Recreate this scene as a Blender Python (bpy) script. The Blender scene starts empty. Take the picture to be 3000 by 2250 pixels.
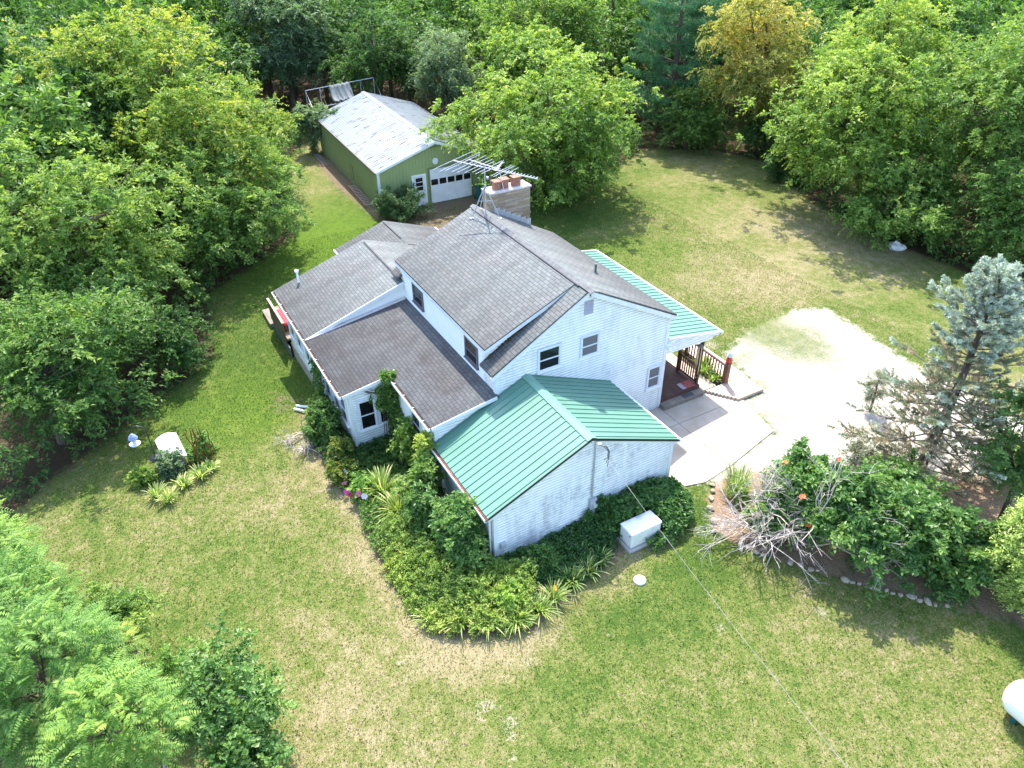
import bpy, math, random
import numpy as np
from mathutils import Matrix, Vector
SC = bpy.context.scene
COL = SC.collection
PI = math.pi
rad = math.radians

# ------------------------------------------------------------------ camera, sky, sun, exposure
CAM = (18.302, -17.189, 18.609)
cam_d = bpy.data.cameras.new('camera'); cam = bpy.data.objects.new('camera', cam_d); COL.objects.link(cam)
_a, _b, _r = rad(150.807), rad(35.394), rad(-0.701)
_f = Vector((math.cos(_a)*math.cos(_b), math.sin(_a)*math.cos(_b), -math.sin(_b)))
_rt = Vector((math.sin(_a), -math.cos(_a), 0)); _up = _rt.cross(_f)
_R = _rt*math.cos(_r)+_up*math.sin(_r); _U = -_rt*math.sin(_r)+_up*math.cos(_r)
_m = Matrix((_R, _U, -_f)).transposed().to_4x4(); _m.translation = CAM
cam.matrix_world = _m
cam_d.sensor_width = 36.0; cam_d.lens = 36.0*2156.9/3000.0
cam_d.clip_start = 0.1; cam_d.clip_end = 3000
SC.camera = cam
SUN_D = Vector((0.60, -0.24, -1.0)).normalized()          # direction the light travels
SUN_EL = math.asin(-SUN_D.z)
SUN_AZ = math.atan2(-SUN_D.x, -SUN_D.y)                   # clockwise from +Y
W = bpy.data.worlds.new("World"); SC.world = W; W.use_nodes = True
_nt = W.node_tree; _nt.nodes.clear()
_o = _nt.nodes.new('ShaderNodeOutputWorld'); _bg = _nt.nodes.new('ShaderNodeBackground'); _sk = _nt.nodes.new('ShaderNodeTexSky')
_sk.sky_type = 'NISHITA'; _sk.sun_disc = False; _sk.sun_elevation = SUN_EL; _sk.sun_rotation = SUN_AZ
_sk.air_density = 1.0; _sk.dust_density = 1.6; _sk.ozone_density = 1.0; _sk.altitude = 250
_bg.inputs['Strength'].default_value = 0.15
_nt.links.new(_sk.outputs[0], _bg.inputs[0]); _nt.links.new(_bg.outputs[0], _o.inputs[0])
sun_d = bpy.data.lights.new('sun', 'SUN'); sun_d.energy = 2.1; sun_d.angle = rad(0.53); sun_d.color = (1.0, 0.94, 0.84)
sun = bpy.data.objects.new('sun', sun_d); COL.objects.link(sun)
sun.rotation_euler = SUN_D.to_track_quat('-Z', 'Y').to_euler(); sun.location = (-30, 12, 60)
SC.view_settings.view_transform = 'Standard'; SC.view_settings.look = 'None'
SC.view_settings.exposure = 2.3; SC.view_settings.gamma = 1.0; SC.view_settings.use_curve_mapping = False

# ------------------------------------------------------------------ object helpers
def tag(o, label=None, cat=None, group=None, kind=None):
    if label: o['label'] = label
    if cat: o['category'] = cat
    if group: o['group'] = group
    if kind: o['kind'] = kind
    return o
def empty(name, loc, label, cat, group=None, rz=0.0):
    o = bpy.data.objects.new(name, None); COL.objects.link(o); o.location = loc; o.rotation_euler = (0, 0, rz)
    o.empty_display_size = 0.2
    return tag(o, label, cat, group)
def attach(o, parent):
    """parent o (whose mesh is in world space) so that its world place stays."""
    if parent is not None:
        o.parent = parent
        par = Matrix.LocRotScale(parent.location, parent.rotation_euler, parent.scale)
        o.matrix_parent_inverse = par.inverted() if parent.parent is None else Matrix.Identity(4)
        if parent.parent is not None:
            o.matrix_parent_inverse = Matrix.Identity(4)
    return o
class MB:
    """collects polygons; build() links them as ONE mesh object (world-space coordinates)."""
    def __init__(s): s.v = []; s.f = []; s.uv = []; s.mi = []; s.sm = []
    def poly(s, pts, uv=None, mi=0, smooth=False):
        i = len(s.v); s.v += [tuple(p) for p in pts]; s.f.append(list(range(i, i+len(pts))))
        s.uv += (uv if uv else [(p[0], p[1]) for p in pts]); s.mi.append(mi); s.sm.append(smooth); return s
    def box(s, x0, x1, y0, y1, z0, z1, mi=0):
        if x0 > x1: x0, x1 = x1, x0
        if y0 > y1: y0, y1 = y1, y0
        if z0 > z1: z0, z1 = z1, z0
        P = [(x0,y0,z0),(x1,y0,z0),(x1,y1,z0),(x0,y1,z0),(x0,y0,z1),(x1,y0,z1),(x1,y1,z1),(x0,y1,z1)]
        for q in ((0,3,2,1),(4,5,6,7),(0,1,5,4),(1,2,6,5),(2,3,7,6),(3,0,4,7)):
            s.poly([P[k] for k in q], mi=mi)
        return s
    def prism(s, top, off, mi=0, uvtop=None):
        """polygon 'top' extruded by vector off (closed solid)."""
        n = len(top); off = Vector(off); T = [Vector(p) for p in top]; B = [p+off for p in T]
        nrm = Vector((0,0,0))
        for k in range(n): nrm += T[k].cross(T[(k+1) % n])
        if nrm.dot(off) > 0: T.reverse(); B.reverse(); uvtop = uvtop[::-1] if uvtop else None
        s.poly(T, uv=uvtop, mi=mi); s.poly(B[::-1], uv=(uvtop[::-1] if uvtop else None), mi=mi)
        for k in range(n):
            j = (k+1) % n; s.poly([T[j], T[k], B[k], B[j]], mi=mi)
        return s
    def beam(s, p, q, w, h, mi=0, up=(0,0,1)):
        p, q = Vector(p), Vector(q); d = (q-p).normalized(); up = Vector(up)
        if abs(d.dot(up)) > 0.98: up = Vector((1,0,0))
        a = d.cross(up).normalized()*w/2; b = a.cross(d).normalized()*h/2
        A = [p-a-b, p+a-b, p+a+b, p-a+b]; B = [x+(q-p) for x in A]
        s.poly(A[::-1], mi=mi); s.poly(B, mi=mi)
        for k in range(4):
            j = (k+1) % 4; s.poly([A[k], A[j], B[j], B[k]], mi=mi)
        return s
    def tube(s, path, radii, n=8, mi=0, caps=True, smooth=True):
        P = [Vector(p) for p in path]
        if not hasattr(radii, '__len__'): radii = [radii]*len(P)
        rings = []; ref = None
        for k, p in enumerate(P):
            d = (P[min(k+1, len(P)-1)]-P[max(k-1, 0)]).normalized()
            if ref is None:
                ref = Vector((0,0,1)) if abs(d.z) < .9 else Vector((1,0,0))
            a = d.cross(ref)
            if a.length < 1e-5: a = d.cross(Vector((0.3,1,0.2)))
            a.normalize(); b = a.cross(d).normalized(); ref = b
            rings.append([p+(a*math.cos(t)+b*math.sin(t))*radii[k] for t in [2*PI*i/n for i in range(n)]])
        for k in range(len(P)-1):
            for i in range(n):
                j = (i+1) % n; s.poly([rings[k][i], rings[k+1][i], rings[k+1][j], rings[k][j]], mi=mi, smooth=smooth)
        if caps:
            s.poly(rings[0], mi=mi); s.poly(rings[-1][::-1], mi=mi)
        return s
    def lathe(s, prof, c=(0,0,0), n=20, mi=0, smooth=True):
        c = Vector(c); R = [[c+Vector((r*math.cos(2*PI*i/n), r*math.sin(2*PI*i/n), z)) for i in range(n)] for r, z in prof]
        for k in range(len(R)-1):
            for i in range(n):
                j = (i+1) % n; s.poly([R[k][i], R[k][j], R[k+1][j], R[k+1][i]], mi=mi, smooth=smooth)
        return s
    def build(s, name, mats, parent=None, weld=False, bevel=0):
        me = bpy.data.meshes.new(name); me.from_pydata(s.v, [], s.f)
        if not isinstance(mats, (list, tuple)): mats = [mats]
        for m in mats: me.materials.append(m)
        me.polygons.foreach_set('material_index', s.mi); me.polygons.foreach_set('use_smooth', s.sm)
        ul = me.uv_layers.new(name='UVMap'); ul.data.foreach_set('uv', np.array(s.uv, np.float32).ravel())
        me.update()
        if weld or bevel:
            import bmesh
            bm = bmesh.new(); bm.from_mesh(me); bmesh.ops.remove_doubles(bm, verts=bm.verts, dist=1e-4)
            if bevel:
                bmesh.ops.bevel(bm, geom=[e for e in bm.edges if e.is_manifold and e.calc_face_angle(0) > .5], offset=bevel, segments=2, affect='EDGES', profile=.5)
            bm.to_mesh(me); bm.free()
        o = bpy.data.objects.new(name, me); COL.objects.link(o)
        return attach(o, parent)
def copy_tree(o, parent=None):
    c = o.copy(); COL.objects.link(c)
    if parent is not None: c.parent = parent
    for ch in list(o.children): copy_tree(ch, c)
    return c

# ------------------------------------------------------------------ material helpers
class NT:
    def __init__(s, name):
        s.m = bpy.data.materials.new(name); s.m.use_nodes = True; s.t = s.m.node_tree; s.t.nodes.clear()
        s.out = s.n('ShaderNodeOutputMaterial'); s.b = s.n('ShaderNodeBsdfPrincipled'); s.l(s.b.outputs[0], s.out.inputs[0])
    def n(s, ty, **k):
        x = s.t.nodes.new(ty)
        for a, v in k.items(): setattr(x, a, v)
        return x
    def l(s, a, b): s.t.links.new(a, b)
    def put(s, sock, v):
        if hasattr(v, 'is_output'): s.l(v, sock)
        elif isinstance(v, tuple) and len(v) == 3 and sock.type == 'RGBA': sock.default_value = (*v, 1)
        else: sock.default_value = v
    def noise(s, vec, scale, detail=3, rough=.55, out='Fac', dist=0):
        x = s.n('ShaderNodeTexNoise'); x.inputs['Scale'].default_value = scale; x.inputs['Detail'].default_value = detail
        x.inputs['Roughness'].default_value = rough; x.inputs['Distortion'].default_value = dist
        if vec is not None: s.l(vec, x.inputs['Vector'])
        return x.outputs[out]
    def ramp(s, fac, stops, interp='LINEAR'):
        x = s.n('ShaderNodeValToRGB'); x.color_ramp.interpolation = interp; e = x.color_ramp.elements
        while len(e) < len(stops): e.new(.5)
        for el, (p, c) in zip(e, stops): el.position = p; el.color = (*c, 1) if len(c) == 3 else c
        s.l(fac, x.inputs[0]); return x.outputs[0]
    def range(s, v, a, b, c=0, d=1, smooth=False):
        x = s.n('ShaderNodeMapRange'); x.interpolation_type = 'SMOOTHSTEP' if smooth else 'LINEAR'
        for k, q in zip(('From Min','From Max','To Min','To Max'), (a, b, c, d)): x.inputs[k].default_value = q
        s.put(x.inputs[0], v); return x.outputs[0]
    def math(s, op, a, b=0.0, clamp=False):
        x = s.n('ShaderNodeMath', operation=op, use_clamp=clamp); s.put(x.inputs[0], a); s.put(x.inputs[1], b); return x.outputs[0]
    def mix(s, fac, a, b, mode='MIX'):
        x = s.n('ShaderNodeMix', data_type='RGBA', blend_type=mode); s.put(x.inputs[0], fac); s.put(x.inputs[6], a); s.put(x.inputs[7], b); return x.outputs[2]
    def coord(s, w='Object'): return s.n('ShaderNodeTexCoord').outputs[w]
    def mapv(s, vec, scale=(1,1,1), loc=(0,0,0), rot=(0,0,0)):
        x = s.n('ShaderNodeMapping'); x.inputs['Scale'].default_value = scale; x.inputs['Location'].default_value = loc; x.inputs['Rotation'].default_value = rot
        s.l(vec, x.inputs[0]); return x.outputs[0]
    def attr(s, name, out='Fac'):
        x = s.n('ShaderNodeAttribute'); x.attribute_name = name; return x.outputs[out]
    def bump(s, h, strength=.5, dist=.02):
        x = s.n('ShaderNodeBump'); x.inputs['Strength'].default_value = strength; x.inputs['Distance'].default_value = dist
        s.l(h, x.inputs['Height']); s.l(x.outputs[0], s.b.inputs['Normal']); return x
    def set(s, **k):
        for a, v in k.items(): s.put(s.b.inputs[{'col':'Base Color','rough':'Roughness','metal':'Metallic','spec':'Specular IOR Level'}[a]], v)
        return s
def simple(name, col, rough=.6, metal=0, spec=.4, var=.12, scale=6.0, bump=0):
    t = NT(name); c = t.coord(); n = t.noise(c, scale, 4)
    lo = tuple(x*(1-var) for x in col); hi = tuple(min(1, x*(1+var)) for x in col)
    t.set(col=t.ramp(n, [(.3, lo), (.7, hi)]), rough=rough, metal=metal, spec=spec)
    if bump: t.bump(t.noise(c, scale*6, 3), bump, .01)
    return t.m

# shingles: UV in metres, u along the eave, v up the slope
def shingle_mat(name, base, warm, seed, z0, z1):
    t = NT(name); uv = t.coord('UV')
    b = t.n('ShaderNodeTexBrick'); b.offset = .5; b.inputs['Scale'].default_value = 1
    t.l(uv, b.inputs['Vector']); b.inputs['Brick Width'].default_value = .30; b.inputs['Row Height'].default_value = .143
    b.inputs['Mortar Size'].default_value = .011; b.inputs['Mortar Smooth'].default_value = .25; b.inputs['Bias'].default_value = 0
    b.inputs['Color1'].default_value = (.86,.86,.86,1); b.inputs['Color2'].default_value = (1.10,1.10,1.10,1); b.inputs['Mortar'].default_value = (.36,.36,.36,1)
    big = t.noise(t.mapv(uv, (.35,.6,1), (seed,seed,0)), 1.0, 4, .6)
    streak = t.noise(t.mapv(uv, (1.6,.16,1), (seed,2,0)), 1.0, 3)
    grit = t.noise(uv, 60, 2)
    col = t.mix(t.range(big, .38, .64), base, warm)
    col = t.mix(1.0, col, b.outputs['Color'], 'MULTIPLY')
    col = t.mix(1.0, col, t.ramp(streak, [(.3,(.82,.82,.82)), (.7,(1.14,1.14,1.12))]), 'MULTIPLY')
    col = t.mix(1.0, col, t.ramp(grit, [(.3,(.8,.8,.8)), (.7,(1.2,1.2,1.2))]), 'MULTIPLY')
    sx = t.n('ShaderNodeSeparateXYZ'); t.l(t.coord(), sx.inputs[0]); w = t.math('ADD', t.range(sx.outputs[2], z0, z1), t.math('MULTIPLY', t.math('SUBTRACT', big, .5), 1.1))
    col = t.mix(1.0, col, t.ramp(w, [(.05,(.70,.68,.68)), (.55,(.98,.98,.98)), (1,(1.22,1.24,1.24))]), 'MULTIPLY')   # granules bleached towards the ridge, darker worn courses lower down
    t.set(col=col, rough=.9, spec=.25)
    t.bump(b.outputs['Fac'], -.5, .012)
    return t.m
def siding_mat(name, stain, seed):
    """white clapboard paint, worn through to grey wood in streaks; the shadow under each lap is painted as a dark line on each board."""
    t = NT(name); c = t.coord()
    big = t.noise(t.mapv(c, (1,.5,.9), (seed,0,0)), .9, 4, .6)
    run = t.noise(t.mapv(c, (2.2,2.2,.45), (seed,3,0)), 1.6, 5, .65)
    fine = t.noise(t.mapv(c, (3,3,24), (0,seed,0)), 1.3, 4, .7)
    m = t.math('MULTIPLY', t.range(big, .36, .58), t.range(run, .40, .64))
    m2 = t.math('MULTIPLY', m, t.range(fine, .30, .60))
    peel = t.math('MULTIPLY', t.range(big, .42, .56), t.range(fine, .55, .62))
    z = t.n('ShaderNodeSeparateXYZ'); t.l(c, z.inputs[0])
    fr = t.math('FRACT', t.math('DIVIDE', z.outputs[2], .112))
    lap_shade = t.range(fr, .08, .34, 1, 0)
    col = t.mix(t.math('MULTIPLY', m2, stain, True), (.80,.825,.80), (.42,.435,.44))
    col = t.mix(t.math('MULTIPLY', peel, stain*.55, True), col, (.33,.33,.34))
    col = t.mix(t.math('MULTIPLY', lap_shade, .62), col, (.22,.27,.32))  # blue-grey line painted in as the shade under each lap
    t.set(col=col, rough=.62, spec=.35)
    return t.m
def ribmetal_mat(name, col, rust=0.0, rough=.38):
    t = NT(name); c = t.coord(); n = t.noise(c, .55, 4); n2 = t.noise(c, 7, 3)
    k = t.mix(t.range(n, .3, .7), tuple(x*.9 for x in col), tuple(min(1,x*1.08) for x in col))
    k = t.mix(t.math('MULTIPLY', t.range(n2, .45, .7), .16), k, tuple(x*.7+.04 for x in col))
    if rust:
        r1 = t.noise(t.mapv(c, (3.3,1.1,1.1), (0,.7,0)), 1.0, 2, .5); r2 = t.noise(t.mapv(c, (7,3,3)), 1.0, 4, .6)
        f = t.math('MULTIPLY', t.range(r1, .575, .63), t.range(r2, .40, .56))
        k = t.mix(t.math('MULTIPLY', f, rust, True), k, (.10,.062,.055))
    t.set(col=k, rough=rough, spec=.4)
    return t.m
def stone_mat():
    t = NT('ashlar_stone'); uv = t.coord('UV')
    b = t.n('ShaderNodeTexBrick'); t.l(uv, b.inputs['Vector']); b.offset = .37; b.squash = 1.6; b.squash_frequency = 2
    b.inputs['Scale'].default_value = 1; b.inputs['Brick Width'].default_value = .42; b.inputs['Row Height'].default_value = .105; b.inputs['Mortar Size'].default_value = .007
    b.inputs['Color1'].default_value = (.25,.185,.125,1); b.inputs['Color2'].default_value = (.36,.30,.225,1); b.inputs['Mortar'].default_value = (.22,.2,.18,1)
    n = t.noise(t.mapv(uv, (1.4,9,1)), 1.0, 4); n2 = t.noise(uv, 22, 3)
    col = t.mix(1, b.outputs['Color'], t.ramp(n, [(.3,(.75,.72,.72)), (.7,(1.2,1.16,1.1))]), 'MULTIPLY')
    col = t.mix(1, col, t.ramp(n2, [(.3,(.8,.8,.8)), (.7,(1.15,1.15,1.15))]), 'MULTIPLY')
    t.set(col=col, rough=.85, spec=.2); t.bump(b.outputs['Fac'], -.6, .02); return t.m
def wood_mat(name, a, b, rough=.7, axis=0):
    t = NT(name); c = t.coord(); sc = [9,9,9]; sc[axis] = .8
    n = t.noise(t.mapv(c, tuple(sc)), 1.0, 4); n2 = t.noise(c, 1.5, 3)
    col = t.mix(t.range(n, .3, .7), a, b); col = t.mix(1, col, t.ramp(n2, [(.3,(.82,.82,.82)), (.7,(1.15,1.15,1.15))]), 'MULTIPLY')
    t.set(col=col, rough=rough, spec=.25); t.bump(n, .3, .004); return t.m
def glass_mat(name, col, rough=.06):
    t = NT(name); t.set(col=col, rough=rough, spec=.55); return t.m
def leaf_mat(name, a, b, c, trans=.42, gloss=.35, rough=.5):
    """leaf colours a (old) .. b .. c (young), picked by each leaf's own 'tint'."""
    t = NT(name); f = t.attr('tint')
    k = 1.9; a, b, c = [tuple(min(.8, x*k) for x in q) for q in (a, b, c)]
    col = t.ramp(f, [(.08, a), (.5, b), (.95, c)])
    t.set(col=col, rough=rough, spec=gloss)
    tr = t.n('ShaderNodeBsdfTranslucent'); k = t.mix(1, col, (1.35,1.45,.7), 'MULTIPLY'); t.l(k, tr.inputs[0])
    mx = t.n('ShaderNodeMixShader'); mx.inputs[0].default_value = trans
    t.l(t.b.outputs[0], mx.inputs[1]); t.l(tr.outputs[0], mx.inputs[2]); t.l(mx.outputs[0], t.out.inputs[0])
    return t.m
def bark_mat(name, col):
    t = NT(name); c = t.coord(); n = t.noise(t.mapv(c, (6,6,1.2)), 1.5, 5)
    t.set(col=t.ramp(n, [(.3, tuple(x*.6 for x in col)), (.7, tuple(x*1.3 for x in col))]), rough=.9, spec=.15); t.bump(n, .6, .03); return t.m

M = {}
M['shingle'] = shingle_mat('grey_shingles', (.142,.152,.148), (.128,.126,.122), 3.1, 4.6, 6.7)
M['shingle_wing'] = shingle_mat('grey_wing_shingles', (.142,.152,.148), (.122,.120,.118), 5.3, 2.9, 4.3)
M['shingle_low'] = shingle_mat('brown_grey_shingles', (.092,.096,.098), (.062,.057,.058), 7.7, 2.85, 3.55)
M['cap'] = simple('ridge_shingle', (.135,.138,.135), .9, var=.25, scale=5)
M['flash'] = simple('dark_flashing', (.035,.03,.04), .7)
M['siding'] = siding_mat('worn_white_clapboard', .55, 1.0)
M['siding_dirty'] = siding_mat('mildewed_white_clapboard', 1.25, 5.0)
M['white'] = simple('white_paint', (.80,.82,.80), .5, var=.04, scale=2)
M['trim'] = simple('white_trim', (.66,.70,.70), .5, var=.07, scale=3)
M['gutter_in'] = simple('gutter_litter', (.10,.06,.045), .9, var=.5, scale=9)
M['found'] = simple('tan_foundation', (.36,.31,.26), .9, var=.15, scale=4, bump=.3)
M['green'] = ribmetal_mat('green_metal_roof', (.102,.225,.165), rough=.42)
M['green_trim'] = ribmetal_mat('green_trim', (.14,.29,.22), rough=.38)
M['dkgreen'] = simple('dark_green_edge', (.012,.03,.026), .5)
M['glass'] = glass_mat('dark_window_glass', (.008,.009,.010))
M['screen'] = simple('grey_insect_screen', (.115,.12,.135), .55, var=.08)
M['frame'] = simple('grey_white_window_frame', (.62,.66,.70), .45, var=.06)
M['darkframe'] = simple('dark_window_frame', (.12,.11,.13), .5)
M['stone'] = stone_mat()
M['capstone'] = simple('chimney_capstone', (.52,.46,.43), .85, var=.25, scale=7, bump=.4)
M['clay'] = simple('clay_flue', (.27,.125,.08), .8, var=.2, scale=5)
M['alu'] = simple('weathered_aluminium', (.56,.53,.57), .35, .6, var=.06)
M['steel'] = simple('galvanised_steel', (.45,.49,.53), .4, .5, var=.08)
M['grey_box'] = simple('grey_meter_box', (.36,.38,.41), .5, var=.06)
M['black'] = simple('black_cable', (.02,.02,.024), .5)
M['gmetal'] = ribmetal_mat('green_steel_siding', (.26,.32,.14), rough=.5)
M['groof'] = ribmetal_mat('pale_steel_roof', (.27,.30,.315), rust=.95, rough=.36)
M['gdoor'] = simple('chalky_white_door', (.66,.68,.70), .6, var=.08, scale=1.5)
M['redwood'] = wood_mat('red_brown_deck', (.065,.030,.024), (.115,.060,.048), axis=0)
M['rail'] = wood_mat('dark_red_rail', (.060,.022,.016), (.10,.042,.032), axis=2)
M['palewood'] = wood_mat('bleached_boards', (.42,.32,.25), (.56,.46,.38), axis=0)
M['oldwood'] = wood_mat('grey_old_boards', (.17,.14,.11), (.25,.21,.17), axis=0)
M['fence'] = wood_mat('weathered_skirt_boards', (.10,.08,.05), (.17,.13,.08), axis=2)
M['lattice'] = wood_mat('grey_green_lattice', (.13,.15,.14), (.20,.22,.20), axis=2)
M['orangewood'] = wood_mat('orange_ladder', (.36,.16,.08), (.46,.24,.13), axis=0)
M['red'] = simple('red_fabric', (.55,.035,.045), .8, var=.1)
M['tarp'] = simple('grey_blue_tarp', (.12,.14,.145), .7, var=.25, scale=2)
M['bin'] = simple('teal_plastic', (.012,.085,.085), .5)
M['gen'] = simple('off_white_enclosure', (.66,.67,.63), .4, var=.08, scale=3)
M['gen_top'] = simple('white_lid', (.78,.78,.77), .4, var=.05)
M['concrete'] = simple('grey_concrete', (.34,.33,.31), .9, var=.14, scale=4, bump=.3)
M['tank'] = simple('white_tank_paint', (.80,.80,.80), .35, var=.03)
M['orn_red'] = simple('red_ornament', (.5,.05,.035), .5, var=.2)
M['orn_white'] = simple('pale_blue_white_ornament', (.62,.66,.78), .5, var=.1)
M['mat'] = simple('red_door_mat', (.38,.10,.09), .9, var=.3, scale=12)
M['mat2'] = simple('pale_mat', (.40,.36,.42), .9, var=.15, scale=12)
M['pebble'] = simple('field_stone', (.31,.265,.20), .85, var=.35, scale=3, bump=.5)
M['rockwall'] = simple('rough_pedestal_stone', (.27,.22,.19), .9, var=.4, scale=9, bump=.8)
M['bark'] = bark_mat('grey_brown_bark', (.11,.085,.065))
M['deadtwig'] = bark_mat('bleached_twig', (.55,.47,.41))
M['deadbranch'] = bark_mat('dead_grey_brown_branch', (.20,.165,.125))
M['reed'] = bark_mat('rust_brown_stalk', (.24,.085,.04))

# ------------------------------------------------------------------ terrain
def S(t): t = np.clip(t, 0, 1); return t*t*(3-2*t)
def gz(x, y):
    """ground height: level round the house, falling about a metre beside the far left wing."""
    x = np.asarray(x, float); y = np.asarray(y, float)
    return -0.55*S((-x-4.5)/8)*S((-y-7.5)/4.5)*(1-S((-x-20)/9))
def poly_mask(X, Y, poly, soft):
    """1 inside the polygon, 0 outside, over a soft edge (metres)."""
    P = np.array(poly, float); n = len(P); ins = np.zeros(X.shape, bool); d = np.full(X.shape, 1e9)
    for i in range(n):
        a, b = P[i], P[(i+1) % n]
        c = ((a[1] > Y) != (b[1] > Y)) & (X < (b[0]-a[0])*(Y-a[1])/(b[1]-a[1]+1e-12)+a[0]); ins ^= c
        t = np.clip(((X-a[0])*(b[0]-a[0])+(Y-a[1])*(b[1]-a[1]))/((b-a)@(b-a)), 0, 1)
        d = np.minimum(d, np.hypot(X-a[0]-t*(b[0]-a[0]), Y-a[1]-t*(b[1]-a[1])))
    sd = np.where(ins, d, -d); return np.clip(.5+sd/(2*soft), 0, 1)
LAWN = [(-44,-1.5),(-38,-5.5),(-30,-7),(-25,-8),(-21,-14.2),(-14.5,-15.2),(-11.5,-18.5),(-8,-22.5),(-4,-26),(4,-24),(9,-20),(30,-22),(40,-5),(30,10),(16,3.2),(13.6,2.6),(12,6),(14,14),(10,24),
        (1.5,22.5),(-6,22),(-12.5,23),(-15,24),(-19,26.5),(-24,25),(-27,20.5),(-25,16),(-23,12),(-29,8),(-36,8),(-40,4)]
BED = [(-8.2,-12.2),(-7.2,-13.0),(-5.3,-13.35),(-3.1,-13.25),(-.7,-12.9),(1.5,-13.2),(4.0,-13.1),(5.3,-12.8),(6.2,-11.7),(6.75,-10.1),(6.2,-8.3),(5.85,-6.6),(5.4,-5.3),(5.5,-4.0),(5.1,-3.2),(3.9,-2.9),(0,-9.8),(-3.6,-10),(-8,-11.8)]
MULCH = [(4.5,-1.0),(5.2,-1.9),(6.3,-2.75),(7.2,-2.55),(8.3,-1.9),(9.3,-1.25),(10.4,-.5),(11.5,.45),(12.6,1.3),(13.8,2.2),(15.5,4),(13,8.5),(10,9),(6.8,5.2),(5.6,3.2),(4.4,1.2)]
DRIVE = [(4.4,-1.7),(3.55,2.95),(1.45,3.4),(1.4,4.6),(-1.6,5.2),(-2.6,7.5),(-2.9,11.2),(-2.2,12.5),(1.0,12.1),(3.5,11.8),(7,11.9),(14,15),(40,24),(44,17),(16,10.5),(9.8,8.4),(7.9,5.2),(6.3,3.1),(5.2,1.2)]
GDIRT = [(-40,-1.9),(-36,-3.1),(-31,-3.3),(-27,-3.0),(-24.8,-3.0),(-22.8,-1.6),(-20.5,-.8),(-18,1.5),(-20,5.5),(-24.5,6.5),(-25.6,2),(-26.2,-2.1)]
def axis(a, b, lo, hi, step):
    f = list(np.arange(lo, hi+step/2, step)); l = [lo]; s = step
    while l[-1] > a: s *= 1.35; l.append(l[-1]-s)
    r = [f[-1]]; s = step
    while r[-1] < b: s *= 1.35; r.append(r[-1]+s)
    return np.array(sorted(l[1:])+f+r[1:])
def fbm(X, Y, sc, seed, octv=4):
    rng = np.random.RandomState(seed); out = 0; amp = 1; tot = 0
    for o in range(octv):
        G = rng.rand(64, 64); u = X*sc*2**o+rng.rand()*64; v = Y*sc*2**o+rng.rand()*64
        i = np.floor(u).astype(int); j = np.floor(v).astype(int); fu = S(u-i); fv = S(v-j); i0, i1, j0, j1 = i % 64, (i+1) % 64, j % 64, (j+1) % 64
        out = out+amp*(G[i0,j0]*(1-fu)*(1-fv)+G[i1,j0]*fu*(1-fv)+G[i0,j1]*(1-fu)*fv+G[i1,j1]*fu*fv); tot += amp; amp *= .55
    return out/tot
def blob(X, Y, x, y, r, soft=.6): return np.clip(1-(np.hypot(X-x, Y-y)/r-(1-soft))/soft, 0, 1)
def sheet(name, xs, ys, mat, attrs, dz=0.0, mask=None):
    X, Y = np.meshgrid(xs, ys, indexing='ij'); Z = gz(X, Y)+dz
    Z = Z+np.where(np.hypot(X, Y) > 60, 0, (fbm(X, Y, .35, 11, 3)-.5)*.05)
    nx, ny = X.shape; idx = np.arange(nx*ny).reshape(nx, ny)
    F = np.stack([idx[:-1,:-1], idx[1:,:-1], idx[1:,1:], idx[:-1,1:]], -1).reshape(-1, 4)
    if mask is not None:
        mv = mask(X, Y) > .5; keep = (mv[:-1,:-1] | mv[1:,:-1] | mv[1:,1:] | mv[:-1,1:]).ravel(); F = F[keep]
    V = np.stack([X, Y, Z], -1).reshape(-1, 3); used = np.unique(F); rm = np.full(len(V), -1); rm[used] = np.arange(len(used)); 
    me = mesh_np(name, V[used], rm[F], [mat], smooth=True)
    for k, fn in attrs.items():
        a = me.attributes.new(k, 'FLOAT', 'POINT'); a.data.foreach_set('value', np.clip(fn(X, Y), 0, 1).reshape(-1)[used].astype(np.float32))
    o = bpy.data.objects.new(name, me); COL.objects.link(o); return o
def mesh_np(name, V, F, mats, smooth=False):
    me = bpy.data.meshes.new(name); n = len(F); k = F.shape[1]
    me.vertices.add(len(V)); me.vertices.foreach_set('co', np.ascontiguousarray(V, np.float32).ravel())
    me.loops.add(n*k); me.loops.foreach_set('vertex_index', np.ascontiguousarray(F, np.int32).ravel())
    me.polygons.add(n); me.polygons.foreach_set('loop_start', np.arange(0, n*k, k, dtype=np.int32))
    me.polygons.foreach_set('use_smooth', np.full(n, smooth))
    for m in mats: me.materials.append(m)
    me.update(calc_edges=True); return me

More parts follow.
